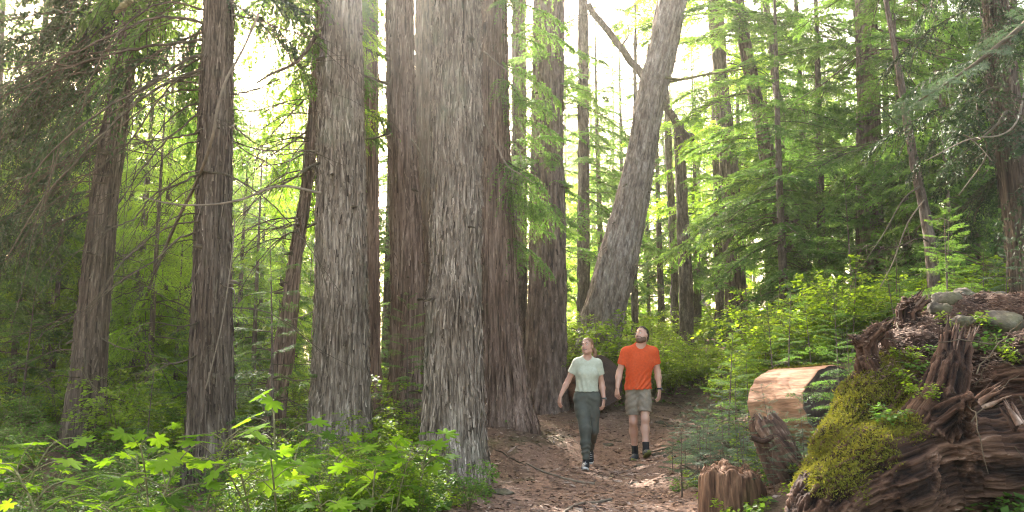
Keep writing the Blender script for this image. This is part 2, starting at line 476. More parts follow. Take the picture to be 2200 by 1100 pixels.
# ---------------------------------------------------------------- trunks
def trunk_bm(spec, Y, style, seed, flare=0.35, flakes=0, rough_k=1.0, top=-500, res=1.0, groove=None, lean_y=0.0):
    """spec: [(photo y, left, right)] base first. Returns an MB in world coordinates and the base point."""
    rng = np.random.default_rng(seed)
    P, r = [], []
    for (py, l, rr) in spec:
        P.append(at((l + rr) / 2, py, Y)); r.append((rr - l) / 2 * Y / F)
    P = np.array(P); r = np.array(r)
    gb = gz1(P[0, 0], Y)
    d = unit(P[0] - P[1])
    low = P[0] + d * max(0.25, (P[0, 2] - gb) + 0.35) / max(0.3, abs(d[2]))
    P = np.concatenate((low[None], P)); r = np.concatenate((r[:1] * 1.12, r))
    pt = at((spec[-1][1] + spec[-1][2]) / 2, spec[-1][0], Y)
    d2 = unit(P[-1] - P[-3])
    ext = (spec[-1][0] - top) * Y / F
    P = np.concatenate((P, (P[-1] + d2 * ext * 0.5)[None], (P[-1] + d2 * ext)[None]))
    r = np.concatenate((r, [r[-1] * 0.97, r[-1] * 0.88]))
    C = smooth_path(np.concatenate((P, r[:, None]), 1), 400)
    s = np.concatenate(([0], np.cumsum(np.linalg.norm(np.diff(C[:, :3], axis=0), axis=1))))
    dz = 0.022 * Y / 10 / res
    S = np.arange(0, s[-1], dz)
    C = np.stack([np.interp(S, s, C[:, k]) for k in range(4)], -1)
    C[:, 1] += lean_y * (C[:, 2] - C[0, 2])
    rad = C[:, 3]
    seg = int(np.clip(2 * np.pi * rad.max() / (0.017 * Y / 10) * res, 20, 260))
    th = np.linspace(0, 2 * np.pi, seg, endpoint=False)
    T = unit(np.gradient(C[:, :3], axis=0))
    A = unit(np.cross(T, np.array((0, 1.0, 0)))); B = np.cross(T, A)
    r0 = rad.max()
    def disp(thv, Sv, rv):
        w = 0.10 * np.sin(Sv * 0.9 + seed)                      # slow twist of the grain
        c, sn = np.cos(thv + w), np.sin(thv + w)
        base = np.stack((c * r0, sn * r0, Sv), -1)
        if style == 'cedar':
            a = 1 - np.abs(vnoise(base * (13, 13, 0.75) + seed, seed))
            b = 1 - np.abs(vnoise(base * (30, 30, 2.2) + seed, seed + 1))
            cc = vnoise(base * (60, 60, 9.0), seed + 2)
            dd = 0.030 * (a - 0.6) + 0.024 * (b - 0.6) + 0.007 * cc
        elif style == 'fir':
            a = 1 - np.abs(vnoise(base * (9, 9, 1.7) + seed, seed)); b = 1 - np.abs(vnoise(base * (21, 21, 5.5) + seed, seed + 1))
            dd = 0.042 * (a ** 1.5 - 0.5) + 0.022 * (b - 0.5) + 0.006 * vnoise(base * (50, 50, 22), seed + 2)
        else:
            a = 1 - np.abs(vnoise(base * (14, 14, 3.0) + seed, seed))
            dd = 0.018 * (a - 0.5) + 0.010 * vnoise(base * (40, 40, 12), seed + 2)
        dd = dd * rough_k
        lobes = vnoise(np.stack((c * 2.1 + seed, sn * 2.1, Sv * 0.16), -1), seed + 5)
        fl = np.exp(-np.maximum(Sv - 0.35, 0) / 0.55)
        dd = dd + rv * (0.05 * lobes + fl * (flare * 0.55 + flare * 0.9 * np.maximum(vnoise(np.stack((c * 2.7 + seed, sn * 2.7, Sv * 0.25), -1), seed + 7), -0.35)))
        if groove:
            g0, gw, gd = groove
            dth = (thv - g0 + np.pi) % (2 * np.pi) - np.pi
            dd = dd - rv * gd * np.exp(-(dth / gw) ** 2)
        return dd
    TH, SS = np.meshgrid(th, S); RR = np.repeat(rad[:, None], seg, 1)
    D = disp(TH.ravel(), SS.ravel(), RR.ravel()).reshape(TH.shape)
    rr = RR + D
    V = C[:, None, :3] + rr[..., None] * (np.cos(TH)[..., None] * A[:, None, :] + np.sin(TH)[..., None] * B[:, None, :])
    n = len(S)
    i = np.arange(n - 1)[:, None] * seg; j = np.arange(seg)[None, :]; j2 = (j + 1) % seg
    Q = np.stack((i + j, i + j2, i + seg + j2, i + seg + j), -1).reshape(-1, 4)
    tint = 0.5 + 0.5 * vnoise(np.stack((np.cos(TH) * r0 * 17, np.sin(TH) * r0 * 17, SS * (2.2 if style == 'cedar' else 5.0)), -1).reshape(-1, 3) * (1.9, 1.9, 1), seed + 9)
    mb = MB()
    mb.add(V.reshape(-1, 3), Q, None, 0, tint)
    if flakes:                                                  # loose strips of bark, one end lifted off
        k = flakes
        t0 = rng.uniform(0, 2 * np.pi, k); s0 = rng.uniform(0.2, S[-1] - 0.5, k)
        ln = rng.uniform(0.06, 0.26, k) * (1 if style == 'cedar' else 0.45); wd = rng.uniform(0.004, 0.0105, k) * (1 if style == 'cedar' else 1.4)
        lift = rng.uniform(0.0, 0.030, k) ** 1.0; slant = rng.normal(0, 0.12, k)
        up = rng.random(k) < 0.35
        ft = np.clip(rng.normal(0.56, 0.17, k), 0, 1)
        FV = []
        for m_, fr in enumerate((0.0, 0.5, 1.0)):
            sc_ = s0 + fr * ln
            lf = np.where(up, fr, 1 - fr) ** 1.6 * lift
            cr = np.interp(sc_, S, rad)
            for sd in (-1, 1):
                thk = t0 + (slant * fr * ln + sd * wd * (1 - 0.55 * np.abs(fr - 0.4))) / cr
                dd = disp(thk, sc_, cr)
                cen = np.stack([np.interp(sc_, S, C[:, q]) for q in range(3)], -1)
                Ai = np.stack([np.interp(sc_, S, A[:, q]) for q in range(3)], -1); Bi = np.stack([np.interp(sc_, S, B[:, q]) for q in range(3)], -1)
                FV.append(cen + (cr + dd + 0.005 + lf)[:, None] * (np.cos(thk)[:, None] * Ai + np.sin(thk)[:, None] * Bi))
        FV = np.stack(FV, 1)                                    # (k,6,3)
        o = np.arange(k)[:, None] * 6
        FQ = np.concatenate((o + np.array([[0, 1, 3, 2]]), o + np.array([[2, 3, 5, 4]])))
        mb.add(FV.reshape(-1, 3), FQ, None, 0, np.repeat(ft, 6))
    base = np.array((P[1, 0], Y, gb))
    return mb, base, C

HERO = {}
def hero_tree(key, name, label, spec, Y, mat, style, seed, group=None, **kw):
    mb, base, C = trunk_bm(spec, Y, style, seed, **kw)
    t = thing(name, label, 'tree', base, group)
    mb.build('trunk', MAT[mat], t)
    HERO[key] = (t, C)
    return t

hero_tree('left', 'cedar_tree', 'dark leaning cedar with a deep vertical groove, the leftmost big trunk', [(950, 140, 222), (850, 152, 222), (700, 168, 228), (550, 185, 240), (400, 203, 252), (200, 236, 280), (50, 264, 302), (0, 270, 306)],
          11.0, 'cedar_dark', 'cedar', 11, flare=0.2, flakes=1200, groove=(4.9, 0.16, 0.5))
hero_tree('second', 'cedar_tree', 'straight grey-brown cedar left of the group, long bare limbs reaching left from it', [(1050, 398, 506), (980, 405, 502), (900, 409, 499), (700, 415, 496), (550, 420, 495), (300, 428, 497), (100, 437, 500), (0, 441, 498)],
          9.6, 'cedar_dark', 'cedar', 12, flare=0.25, flakes=2600)
hero_tree('thin_lean', 'cedar_tree', 'slim dark trunk leaning right between the two straight left cedars', [(1000, 556, 601), (850, 572, 615), (700, 600, 638), (550, 622, 648), (400, 647, 671), (200, 667, 685), (0, 680, 695)],
          11.8, 'cedar_red', 'cedar', 13, flare=0.3, flakes=700, top=-200)
hero_tree('big_left', 'cedar_tree', 'massive shaggy grey cedar with peeling strips, left one of the two palest trunks', [(1005, 655, 805), (950, 664, 797), (900, 670, 792), (700, 678, 787), (550, 682, 785), (300, 685, 781), (100, 689, 777), (0, 691, 775)],
          10.5, 'cedar_grey', 'cedar', 14, flare=0.22, flakes=5200, rough_k=1.15)
hero_tree('red_behind', 'cedar_tree', 'reddish cedar trunk half hidden behind the massive shaggy left trunk', [(905, 755, 818), (700, 760, 815), (400, 765, 813), (0, 768, 812)],
          13.2, 'cedar_red', 'cedar', 15, flare=0.3, flakes=900)
hero_tree('mid', 'cedar_tree', 'brown straight-fibred cedar standing between the two pale shaggy trunks', [(940, 830, 908), (880, 836, 902), (700, 842, 906), (550, 841, 908), (300, 834, 892), (100, 830, 889), (0, 828, 888)],
          12.0, 'cedar_red', 'cedar', 16, flare=0.25, flakes=2600)
hero_tree('mid_behind', 'cedar_tree', 'narrow dark trunk squeezed in just left of the palest cedar', [(900, 893, 945), (550, 895, 938), (300, 894, 934), (0, 892, 932)],
          14.2, 'cedar_dark', 'cedar', 17, flare=0.2, flakes=700)
hero_tree('pale', 'cedar_tree', 'palest silvery grey cedar with flared base beside the trail, bark in shaggy scales', [(1025, 905, 1048), (960, 913, 1040), (900, 916, 1036), (700, 920, 1030), (550, 927, 1030), (300, 931, 1034), (100, 934, 1034), (0, 935, 1033)],
          9.6, 'cedar_grey', 'cedar', 18, flare=0.18, flakes=6000, rough_k=1.15)
hero_tree('fluted', 'cedar_tree', 'dark red fluted cedar with split base on the bank right of the palest trunk', [(908, 1022, 1140), (850, 1030, 1130), (700, 1032, 1112), (550, 1033, 1106), (300, 1035, 1092), (100, 1036, 1088), (0, 1037, 1086)],
          12.4, 'cedar_red', 'cedar', 19, flare=0.22, flakes=1800, rough_k=1.6, groove=(4.75, 0.2, 0.4))
hero_tree('fluted_behind', 'fir_tree', 'narrow mottled trunk in the gap left of the furrowed fir', [(880, 1092, 1135), (550, 1099, 1131), (300, 1100, 1130), (0, 1101, 1129)],
          15.2, 'thin_bark', 'fir', 20, flare=0.2)
hero_tree('fir', 'fir_tree', 'straight dark fir with furrowed blocky bark on the bank behind the woman', [(885, 1124, 1222), (840, 1129, 1217), (700, 1132, 1215), (550, 1138, 1215), (300, 1143, 1211), (100, 1146, 1212), (0, 1147, 1212)],
          14.5, 'fir_bark', 'fir', 21, flare=0.2, flakes=1500)
hero_tree('leaning', 'fir_tree', 'thick pale fir leaning strongly to the right above the hikers', [(775, 1225, 1318), (690, 1250, 1340), (550, 1290, 1371), (400, 1333, 1397), (300, 1355, 1412), (200, 1372, 1430), (100, 1396, 1455), (0, 1414, 1475)],
          16.0, 'pale_bark', 'fir', 22, flare=0.1, flakes=1800, rough_k=1.2)
hero_tree('slim', 'fir_tree', 'slim straight trunk between the furrowed fir and the leaning fir', [(760, 1238, 1268), (650, 1240, 1266), (300, 1242, 1264), (0, 1243, 1262)],
          19.0, 'thin_bark', 'fir', 23, flare=0.15)
hero_tree('post', 'fir_tree', 'straight brown trunk below the crooked snapped top, right of the man', [(785, 1464, 1492), (600, 1459, 1486), (400, 1453, 1475), (285, 1449, 1469)],
          20.0, 'thin_bark', 'fir', 24, flare=0.15, top=262)
hero_tree('thin_a', 'fir_tree', 'thin dark trunk close beside the post-like trunk right of the man', [(770, 1441, 1459), (560, 1440, 1456), (380, 1432, 1446), (250, 1428, 1440)],
          22.0, 'thin_bark', 'fir', 25, flare=0.1, top=100)
hero_tree('thin_b', 'fir_tree', 'very thin dark trunk rising just left of the man head', [(760, 1357, 1370), (560, 1358, 1369), (300, 1360, 1368), (100, 1362, 1368)],
          21.0, 'thin_bark', 'fir', 26, flare=0.1, top=0)
hero_tree('thin_c', 'fir_tree', 'straight slender trunk left of the broad background fir', [(770, 1538, 1557), (560, 1535, 1552), (360, 1532, 1548), (150, 1530, 1544)],
          22.0, 'thin_bark', 'fir', 27, flare=0.1, top=-100)
hero_tree('broad_back', 'fir_tree', 'broad background fir leaning slightly left over the right slope', [(755, 1562, 1612), (700, 1562, 1606), (550, 1555, 1595), (390, 1548, 1588), (200, 1535, 1566), (50, 1524, 1556)],
          21.0, 'fir_bark', 'fir', 28, flare=0.15, top=-200)
hero_tree('dark_lean', 'hemlock_tree', 'dark trunk leaning left behind the lime bushes, bare below its boughs', [(650, 1690, 1728), (600, 1684, 1718), (450, 1656, 1690), (320, 1630, 1660), (150, 1598, 1624), (0, 1572, 1596)],
          17.0, 'fir_bark', 'fir', 29, flare=0.1, top=-300)
hero_tree('dark_lean_thin', 'hemlock_tree', 'thin trunk right beside the dark left-leaning trunk', [(640, 1722, 1742), (540, 1705, 1724), (300, 1674, 1690), (100, 1652, 1664)],
          18.0, 'thin_bark', 'fir', 30, flare=0.1, top=-200)
hero_tree('veiled', 'hemlock_tree', 'large straight trunk veiled by drooping hemlock boughs on the right', [(650, 1842, 1900), (450, 1842, 1894), (200, 1842, 1888), (0, 1840, 1882)],
          15.0, 'fir_bark', 'fir', 31, flare=0.15)
hero_tree('pale_thin', 'hemlock_tree', 'thin pale leaning trunk bare of boughs, crossing in front of the veiled trunk', [(640, 1996, 2024), (500, 1984, 2006), (350, 1955, 1974), (220, 1935, 1950), (100, 1916, 1928), (0, 1898, 1908)],
          10.5, 'thin_bark', 'smooth', 32, flare=0.1, top=-300, rough_k=0.6)
hero_tree('right_mid', 'hemlock_tree', 'mottled trunk leaning left in front of a bright gap on the right', [(560, 2076, 2108), (470, 2063, 2094), (350, 2044, 2074), (250, 2025, 2054), (100, 1998, 2024), (0, 1980, 2004)],
          13.0, 'fir_bark', 'fir', 33, flare=0.1)
hero_tree('far_right', 'cedar_tree', 'dark heavy cedar leaning left, rightmost trunk of all', [(640, 2178, 2240), (400, 2152, 2207), (200, 2130, 2184), (0, 2112, 2160)],
          9.0, 'cedar_dark', 'cedar', 34, flare=0.1, flakes=1500)

# crooked snapped top lying across behind the leaning fir
P = smooth_path([at(1488, 300, 20.0), at(1466, 285, 19.9), at(1442, 245, 19.5), at(1380, 165, 19.0), at(1330, 95, 18.8), at(1288, 45, 18.6), at(1262, 8, 18.4)], 60)
P = P + 0.03 * np.stack([vnoise(np.stack((np.arange(60) * 0.35, np.full(60, k), np.zeros(60)), -1), 40) for k in (0.3, 7.3, 13.3)], -1)
t = thing('snapped_tree', 'crooked snapped trunk slanting across the bright sky behind the leaning fir', 'dead tree', P[0])
mb = MB(); tube(mb, P, np.linspace(0.105, 0.07, 60), 12)
mb.build('trunk', MAT['thin_bark'], t)
HERO['crooked'] = (t, None)
mb = MB()
for a, b, c in (((1335, 100), (1352, 70), (1340, 40)), ((1290, 48), (1265, 30), (1225, 38)), ((1405, 195), (1425, 170), (1460, 160))):
    tube(mb, smooth_path([at(*a, 18.8), at(*b, 18.7), at(*c, 18.6)], 8), np.linspace(0.03, 0.008, 8), 5)
mb.build('branch_stub', MAT['thin_bark'], t)

# ---------------------------------------------------------------- foliage
RG = np.random.default_rng(77)

def leaf_quads(b, d, ln, w, up):
    """Pointed leaf faces: base points b (k,3), directions d, lengths, half widths, facing 'up' vectors."""
    n = unit(np.cross(d, up))
    ln = ln[:, None]; w = w[:, None]
    V = np.stack((b, b + d * ln * 0.45 + n * w, b + d * ln, b + d * ln * 0.45 - n * w), 1)
    k = len(b)
    return V.reshape(-1, 3), np.arange(k * 4).reshape(k, 4)

def bough(seed, L=1.8, ntw=26, nl=9, leaf=0.065, wid=0.26, droop=0.22, hang=0.35, spread=0.40, flop=0.25):
    """One conifer bough along +X: (twig MB pieces, leaf V, leaf Q, leaf tint)."""
    rng = np.random.default_rng(seed)
    tt = np.linspace(0, 1, 12)
    wig = rng.normal(0, 0.02, 2)
    def ax(t):
        return np.stack((L * t * (1 - 0.06 * t), L * (wig[0] * np.sin(5 * t) + wig[1] * t), L * (0.10 * t - droop * t ** 2)), -1)
    wood = [(ax(tt), np.linspace(0.013, 0.003, 12) * L / 1.8)]
    B, D, LN, TI = [], [], [], []
    ts = np.sort(rng.uniform(0.10, 0.99, ntw * 2))
    for k, t in enumerate(ts):
        sd = 1 if k % 2 else -1
        l = L * spread * (np.clip((1 - t), 0, 1) ** 0.75 * 0.95 + 0.10) * min(1, 0.45 + 2.2 * t) * rng.uniform(0.6, 1.1)
        an = sd * rng.uniform(0.75, 1.15) * (1 - 0.25 * t)
        hg = hang * rng.uniform(0.5, 1.5)
        s = (np.arange(nl) + rng.uniform(0.2, 0.9, nl)) / nl
        p0 = ax(np.array([t]))[0]
        u = np.array((np.cos(an), np.sin(an), 0.0))
        pts = p0 + u * (l * s)[:, None] + np.stack((0.15 * l * s ** 2, np.zeros(nl), -hg * l * s ** 1.7), -1)
        if l > 0.16:
            s5 = np.linspace(0, 1, 4)
            wood.append((p0 + u * (l * s5)[:, None] * 0.95 + np.stack((0.15 * l * s5 ** 2, s5 * 0, -hg * l * s5 ** 1.7), -1), np.linspace(0.0045, 0.0018, 4)))
        for q in (-1, 1, 0):
            a2 = an + q * rng.uniform(0.5, 0.95, nl)
            dd = np.stack((np.cos(a2), np.sin(a2), -hg * 1.2 * s + rng.normal(-0.08, flop, nl)), -1)
            B.append(pts + rng.normal(0, 0.006, (nl, 3))); D.append(unit(dd))
            LN.append(leaf * rng.uniform(0.6, 1.25, nl) * (1.0 - 0.35 * s) * (0.9 if q else 0.75))
            TI.append(0.42 + 0.16 * s + rng.normal(0, 0.10, nl))
    B = np.concatenate(B); D = np.concatenate(D); LN = np.concatenate(LN); TI = np.concatenate(TI)
    up = unit(np.array((0, 0, 1.0)) + rng.normal(0, 0.45, B.shape))
    V, Q = leaf_quads(B, D, LN, LN * wid * 0.5, up)
    return wood, V, Q, np.repeat(TI, 4)

def fern_sprays(seed, L=1.6, ntw=15, leaf=0.062):
    """A cedar bough: flat scale-leaf sprays hanging like lace from a sagging limb."""
    return bough(seed, L, ntw, 14, leaf, 0.40, 0.32, 0.95, 0.38, 0.45)

BOUGH = {
    'fine': [bough(100 + k, 1.8, 24, 10, 0.085, 0.36, 0.16 + 0.05 * k, 0.35) for k in range(4)],
    'near': [bough(120 + k, 1.8, 28, 13, 0.066, 0.30, 0.16 + 0.05 * k, 0.35) for k in range(4)],
    'coarse': [bough(140 + k, 2.2, 16, 8, 0.19, 0.36, 0.20 + 0.06 * k, 0.45, 0.42) for k in range(4)],
    'cedar': [fern_sprays(160 + k, 1.7, 21) for k in range(4)],
    'small': [bough(180 + k, 0.6, 12, 8, 0.034, 0.30, 0.10, 0.15, 0.45) for k in range(3)],
}

def rot_frame(az, pitch, roll=0.0):
    ca, sa, cp, sp = math.cos(az), math.sin(az), math.cos(pitch), math.sin(pitch)
    X = np.array((ca * cp, sa * cp, sp)); Y = np.array((-sa, ca, 0.0)); Z = np.cross(X, Y)
    c, s = math.cos(roll), math.sin(roll)
    return np.stack((X, Y * c + Z * s, -Y * s + Z * c))

def put_bough(mbl, mbw, kind, rng, p, az, pitch, L, tint=0.0, roll=0.0, wood=True):
    tp = BOUGH[kind][rng.integers(len(BOUGH[kind]))]
    L0 = {'fine': 1.8, 'near': 1.8, 'coarse': 2.2, 'cedar': 1.7, 'small': 0.6}[kind]
    k = L / L0
    Rm = rot_frame(az, pitch, roll)
    fy = rng.choice((-1, 1))
    S = np.array((k, k * fy, k))
    mbl.add((tp[1] * S) @ Rm + p, tp[2], None, 0, np.clip(tp[3] + tint, 0, 1))
    if wood and mbw is not None:
        for j, (W, r) in enumerate(tp[0]):
            if j == 0 or (kind in ('near', 'cedar') and j % 2 == 0):
                tube(mbw, (W * S) @ Rm + p, r * max(k, 0.5), 5 if j == 0 else 3, 0, 0.4, False)

def dead_branch(mb, rng, p, az, L, r=0.012, sag=0.35, nsub=6, rise=0.0):
    """A bare limb with drooping side twigs."""
    t = np.linspace(0, 1, 14)
    d = np.array((math.cos(az), math.sin(az), 0)); n = np.array((-math.sin(az), math.cos(az), 0))
    w = rng.normal(0, 0.05, 3)
    def ax(t):
        t = np.atleast_1d(t)
        return p + d * (L * t)[:, None] + n * (L * (w[0] * np.sin(4 * t) + w[1] * t))[:, None] + np.array((0, 0, 1.0)) * (L * (rise * t - sag * t ** 1.6 + 0.03 * np.sin(9 * t + w[2] * 40)))[:, None]
    tube(mb, ax(t), np.linspace(r, r * 0.25, 14), 6, 0, 0.5, False)
    for k in range(nsub):
        t0 = rng.uniform(0.2, 0.95); l = L * rng.uniform(0.15, 0.45) * (1.1 - t0 * 0.6)
        a2 = az + rng.choice((-1, 1)) * rng.uniform(0.4, 1.0)
        s = np.linspace(0, 1, 7)
        q = ax(t0)[0] + np.stack((np.cos(a2) * l * s, np.sin(a2) * l * s, -l * (0.25 * s + rng.uniform(0.1, 0.8) * s ** 2)), -1) + rng.normal(0, 0.008, (7, 3))
        tube(mb, q, np.linspace(r * 0.45, r * 0.15, 7), 4, 0, 0.5, False)

def conifer(name, label, seed, H, z0, Lmax, kind, r0, leafm='needle', nb=60, pitch=0.0, barkm='thin_bark', dead=10, Lmin=0.35, tint_sd=0.10, lean=0.0, loc=(0, 0, 0)):
    """A whole conifer at the origin: trunk, crown, bare limbs. Returns (thing, parts)."""
    rng = np.random.default_rng(seed)
    t = thing(name, label, 'tree', (0, 0, 0))
    z = np.linspace(-0.3, H, 40)
    wob = rng.normal(0, 0.05, 2)
    def cx(zz):
        return lean * zz + wob[0] * np.sin(zz * 0.5), wob[1] * np.sin(zz * 0.4 + 1)
    C = np.stack((*cx(z), z), -1)
    mb = MB(); tube(mb, C, r0 * (1 - 0.93 * np.clip(z / H, 0, 1)) * (1 + 0.5 * np.exp(-np.maximum(z, 0) / 0.3)), 10)
    parts = [mb.build('trunk', MAT[barkm], t)]
    ml, mw = MB(), MB()
    zs = z0 + (H - z0) * np.linspace(0, 0.985, nb) ** 0.9
    for i, zz in enumerate(zs):
        f = (zz - z0) / (H - z0)
        L = max(Lmin, Lmax * (1 - f) ** 0.7 * min(1, 0.55 + 2.5 * f)) * rng.uniform(0.65, 1.12)
        az = i * 2.399 + rng.normal(0, 0.35)
        x, y = cx(zz)
        put_bough(ml, mw, kind, rng, np.array((x, y, zz)), az, pitch + rng.normal(0, 0.12) + 0.5 * f ** 2, L, rng.normal(0, tint_sd), rng.normal(0, 0.2))
    for i in range(dead):
        zz = rng.uniform(max(0.4, z0 * 0.3), z0 + (H - z0) * 0.35); x, y = cx(zz)
        dead_branch(mw, rng, np.array((x, y, zz)), rng.uniform(0, 6.28), Lmax * rng.uniform(0.4, 0.8), 0.010, rng.uniform(0.1, 0.5), 4)
    parts.append(ml.build('crown', MAT[leafm], t))
    parts.append(mw.build('limb', MAT['twig'], t))
    return t, parts

def crown_on(key, seed, kind, leafm, spec, dead=0, limbmat='twig', wood=True, name='crown'):
    """Boughs on a hero trunk. spec: list of (count, z fraction lo, hi above base in metres, azimuth centre, azimuth spread, length, pitch, tint)."""
    rng = np.random.default_rng(seed)
    t, C = HERO[key]
    ml, mw = MB(), MB()
    for (n, zlo, zhi, azc, azs, L, pit, tint) in spec:
        for _ in range(n):
            z = rng.uniform(zlo, zhi)
            p = np.array([np.interp(z, C[:, 2], C[:, k]) for k in range(3)])
            put_bough(ml, mw, kind, rng, p, azc + rng.uniform(-azs, azs), pit + rng.normal(0, 0.15), L * rng.uniform(0.65, 1.15), tint + rng.normal(0, 0.08), rng.normal(0, 0.25), wood)
    for _ in range(dead):
        z = rng.uniform(C[0, 2] + 0.8, C[0, 2] + 7); p = np.array([np.interp(z, C[:, 2], C[:, k]) for k in range(3)])
        md = MB(); dead_branch(md, rng, p, rng.uniform(0, 6.28), rng.uniform(0.6, 1.8), 0.010, rng.uniform(0.1, 0.5), 5)
        md.build('dead_branch', MAT[limbmat], t)
    if ml.n:
        ml.build(name, MAT[leafm], t)
    if mw.n:
        mw.build('limb', MAT[limbmat], t)

# ---- broadleaf plants
def palmate_leaf(rng, size, nl=7):
    """A lobed, toothed palmate leaf lying in XY, stalk at the origin, tip along +X. Returns V (k,3), T."""
    k = 60
    a = np.linspace(-2.55, 2.55, k)
    cent = np.linspace(-2.15, 2.15, nl)
    lob = np.array([1.0 - 0.30 * abs(c) / 2.15 for c in cent])
    r = np.zeros(k)
    for c, l in zip(cent, lob):
        r = np.maximum(r, l * np.maximum(0, 1 - (np.abs(a - c) / 0.47) ** 1.25) ** 0.55)
    r = np.maximum(r, 0.46)
    r *= 1 + 0.07 * (np.arange(k) % 2)
    r[0] = r[-1] = 0.30
    r *= size * rng.uniform(0.94, 1.06)
    x, y = r * np.cos(a), r * np.sin(a)
    z = -0.16 * r * (r / size) + 0.05 * size * np.cos(a * 2 * np.pi / (cent[1] - cent[0]) + 0.0) * (r / size) + rng.normal(0, 0.012 * size, k)
    V = np.concatenate(([[0, 0, 0]], np.stack((x, y, z), -1), 0.55 * np.stack((x, y, z * 0.7), -1)))
    i = np.arange(k - 1)
    T = np.concatenate((np.stack((np.zeros(k - 1, int), 1 + k + i, 2 + k + i), -1),
                        np.stack((1 + k + i, 1 + i, 2 + i), -1), np.stack((1 + k + i, 2 + i, 2 + k + i), -1)))
    return V, T

def club_plant(seed, label, h=0.6, n=7, size=0.15, reach=0.24):
    rng = np.random.default_rng(seed)
    t = thing('broadleaf_plant', label, 'plant', (0, 0, 0))
    ms, ml = MB(), MB()
    lean = rng.normal(0, 0.12, 2)
    s = np.linspace(0, 1, 8)
    stem = np.stack((lean[0] * s ** 2, lean[1] * s ** 2, -0.05 + (h + 0.05) * s), -1)
    tube(ms, stem, np.linspace(0.010, 0.006, 8), 6)
    for i in range(n):
        az = i * 2.399 + rng.normal(0, 0.3)
        f = 1 - 0.5 * (i / n) * rng.uniform(0.4, 1.0)
        p0 = np.array((np.interp(f, s, stem[:, 0]), np.interp(f, s, stem[:, 1]), h * f))
        rc = reach * rng.uniform(0.6, 1.2); rise = rng.uniform(0.02, 0.16)
        p1 = p0 + np.array((math.cos(az) * rc, math.sin(az) * rc, rise))
        q = smooth_path([p0, (p0 + p1) / 2 + np.array((0, 0, 0.03)), p1], 6)
        tube(ms, q, np.linspace(0.004, 0.0025, 6), 4)
        V, T = palmate_leaf(rng, size * rng.uniform(0.65, 1.15))
        Rm = rot_frame(az + rng.normal(0, 0.3), rng.normal(-0.15, 0.22), rng.normal(0, 0.28))
        ml.add(V @ Rm + p1, None, T, 0, np.clip(0.5 + rng.normal(0, 0.25) + np.linspace(0, 0.05, len(V)), 0, 1))
    return t, [ms.build('stem', MAT['stem'], t), ml.build('leaves', MAT['leaf_club'], t)]

def bush(seed, name, label, h=0.9, w=0.55, nst=9, leaf=0.034, nlf=150, leafm='leaf_lime', layer=0.25):
    """Many-stemmed shrub with flat layered twigs of small oval leaves."""
    rng = np.random.default_rng(seed)
    t = thing(name, label, 'shrub', (0, 0, 0))
    ms, ml = MB(), MB()
    for i in range(nst):
        az = i * 2.399 + rng.normal(0, 0.4); out = w * rng.uniform(0.15, 0.9); hh = h * rng.uniform(0.55, 1.05)
        s = np.linspace(0, 1, 8)
        st = np.stack((math.cos(az) * out * s ** 1.4, math.sin(az) * out * s ** 1.4, -0.05 + hh * s - 0.10 * hh * s ** 3), -1) + rng.normal(0, 0.012, (8, 3)) * s[:, None]
        tube(ms, st, np.linspace(0.006, 0.002, 8), 4, 0, 0.5, False)
        ntw = 9
        for j in range(ntw):
            f = rng.uniform(0.35, 1.0); p0 = np.array([np.interp(f, s, st[:, q]) for q in range(3)])
            a2 = az + rng.uniform(-1.9, 1.9); l = rng.uniform(0.12, 0.32) * (h / 0.9)
            m = max(4, int(nlf / ntw * rng.uniform(0.6, 1.3)))
            u = rng.uniform(0.05, 1, m)
            pz = rng.uniform(-0.1, 0.35)
            pts = p0 + np.stack((math.cos(a2) * l * u, math.sin(a2) * l * u, l * (pz * u - 0.3 * u ** 2)), -1) + rng.normal(0, 0.012, (m, 3))
            tube(ms, p0 + np.stack((math.cos(a2) * l * s, math.sin(a2) * l * s, l * (pz * s - 0.3 * s ** 2)), -1)[::2], 0.0018, 3, 0, 0.5, False)
            la = a2 + rng.choice((-1, 1), m) * rng.uniform(0.3, 1.3, m)
            d = unit(np.stack((np.cos(la), np.sin(la), rng.normal(-0.15, 0.3, m)), -1))
            ln = leaf * rng.uniform(0.6, 1.25, m)
            up = unit(np.array((0, 0, 1.0)) + rng.normal(0, layer + 0.15, (m, 3)))
            V, Q = leaf_quads(pts, d, ln, ln * 0.30, up)
            ml.add(V, Q, None, 0, np.repeat(np.clip(0.48 + rng.normal(0, 0.12) + rng.normal(0, 0.1, m), 0, 1), 4))
    return t, [ms.build('stem', MAT['stem'], t), ml.build('leaves', MAT[leafm], t)]

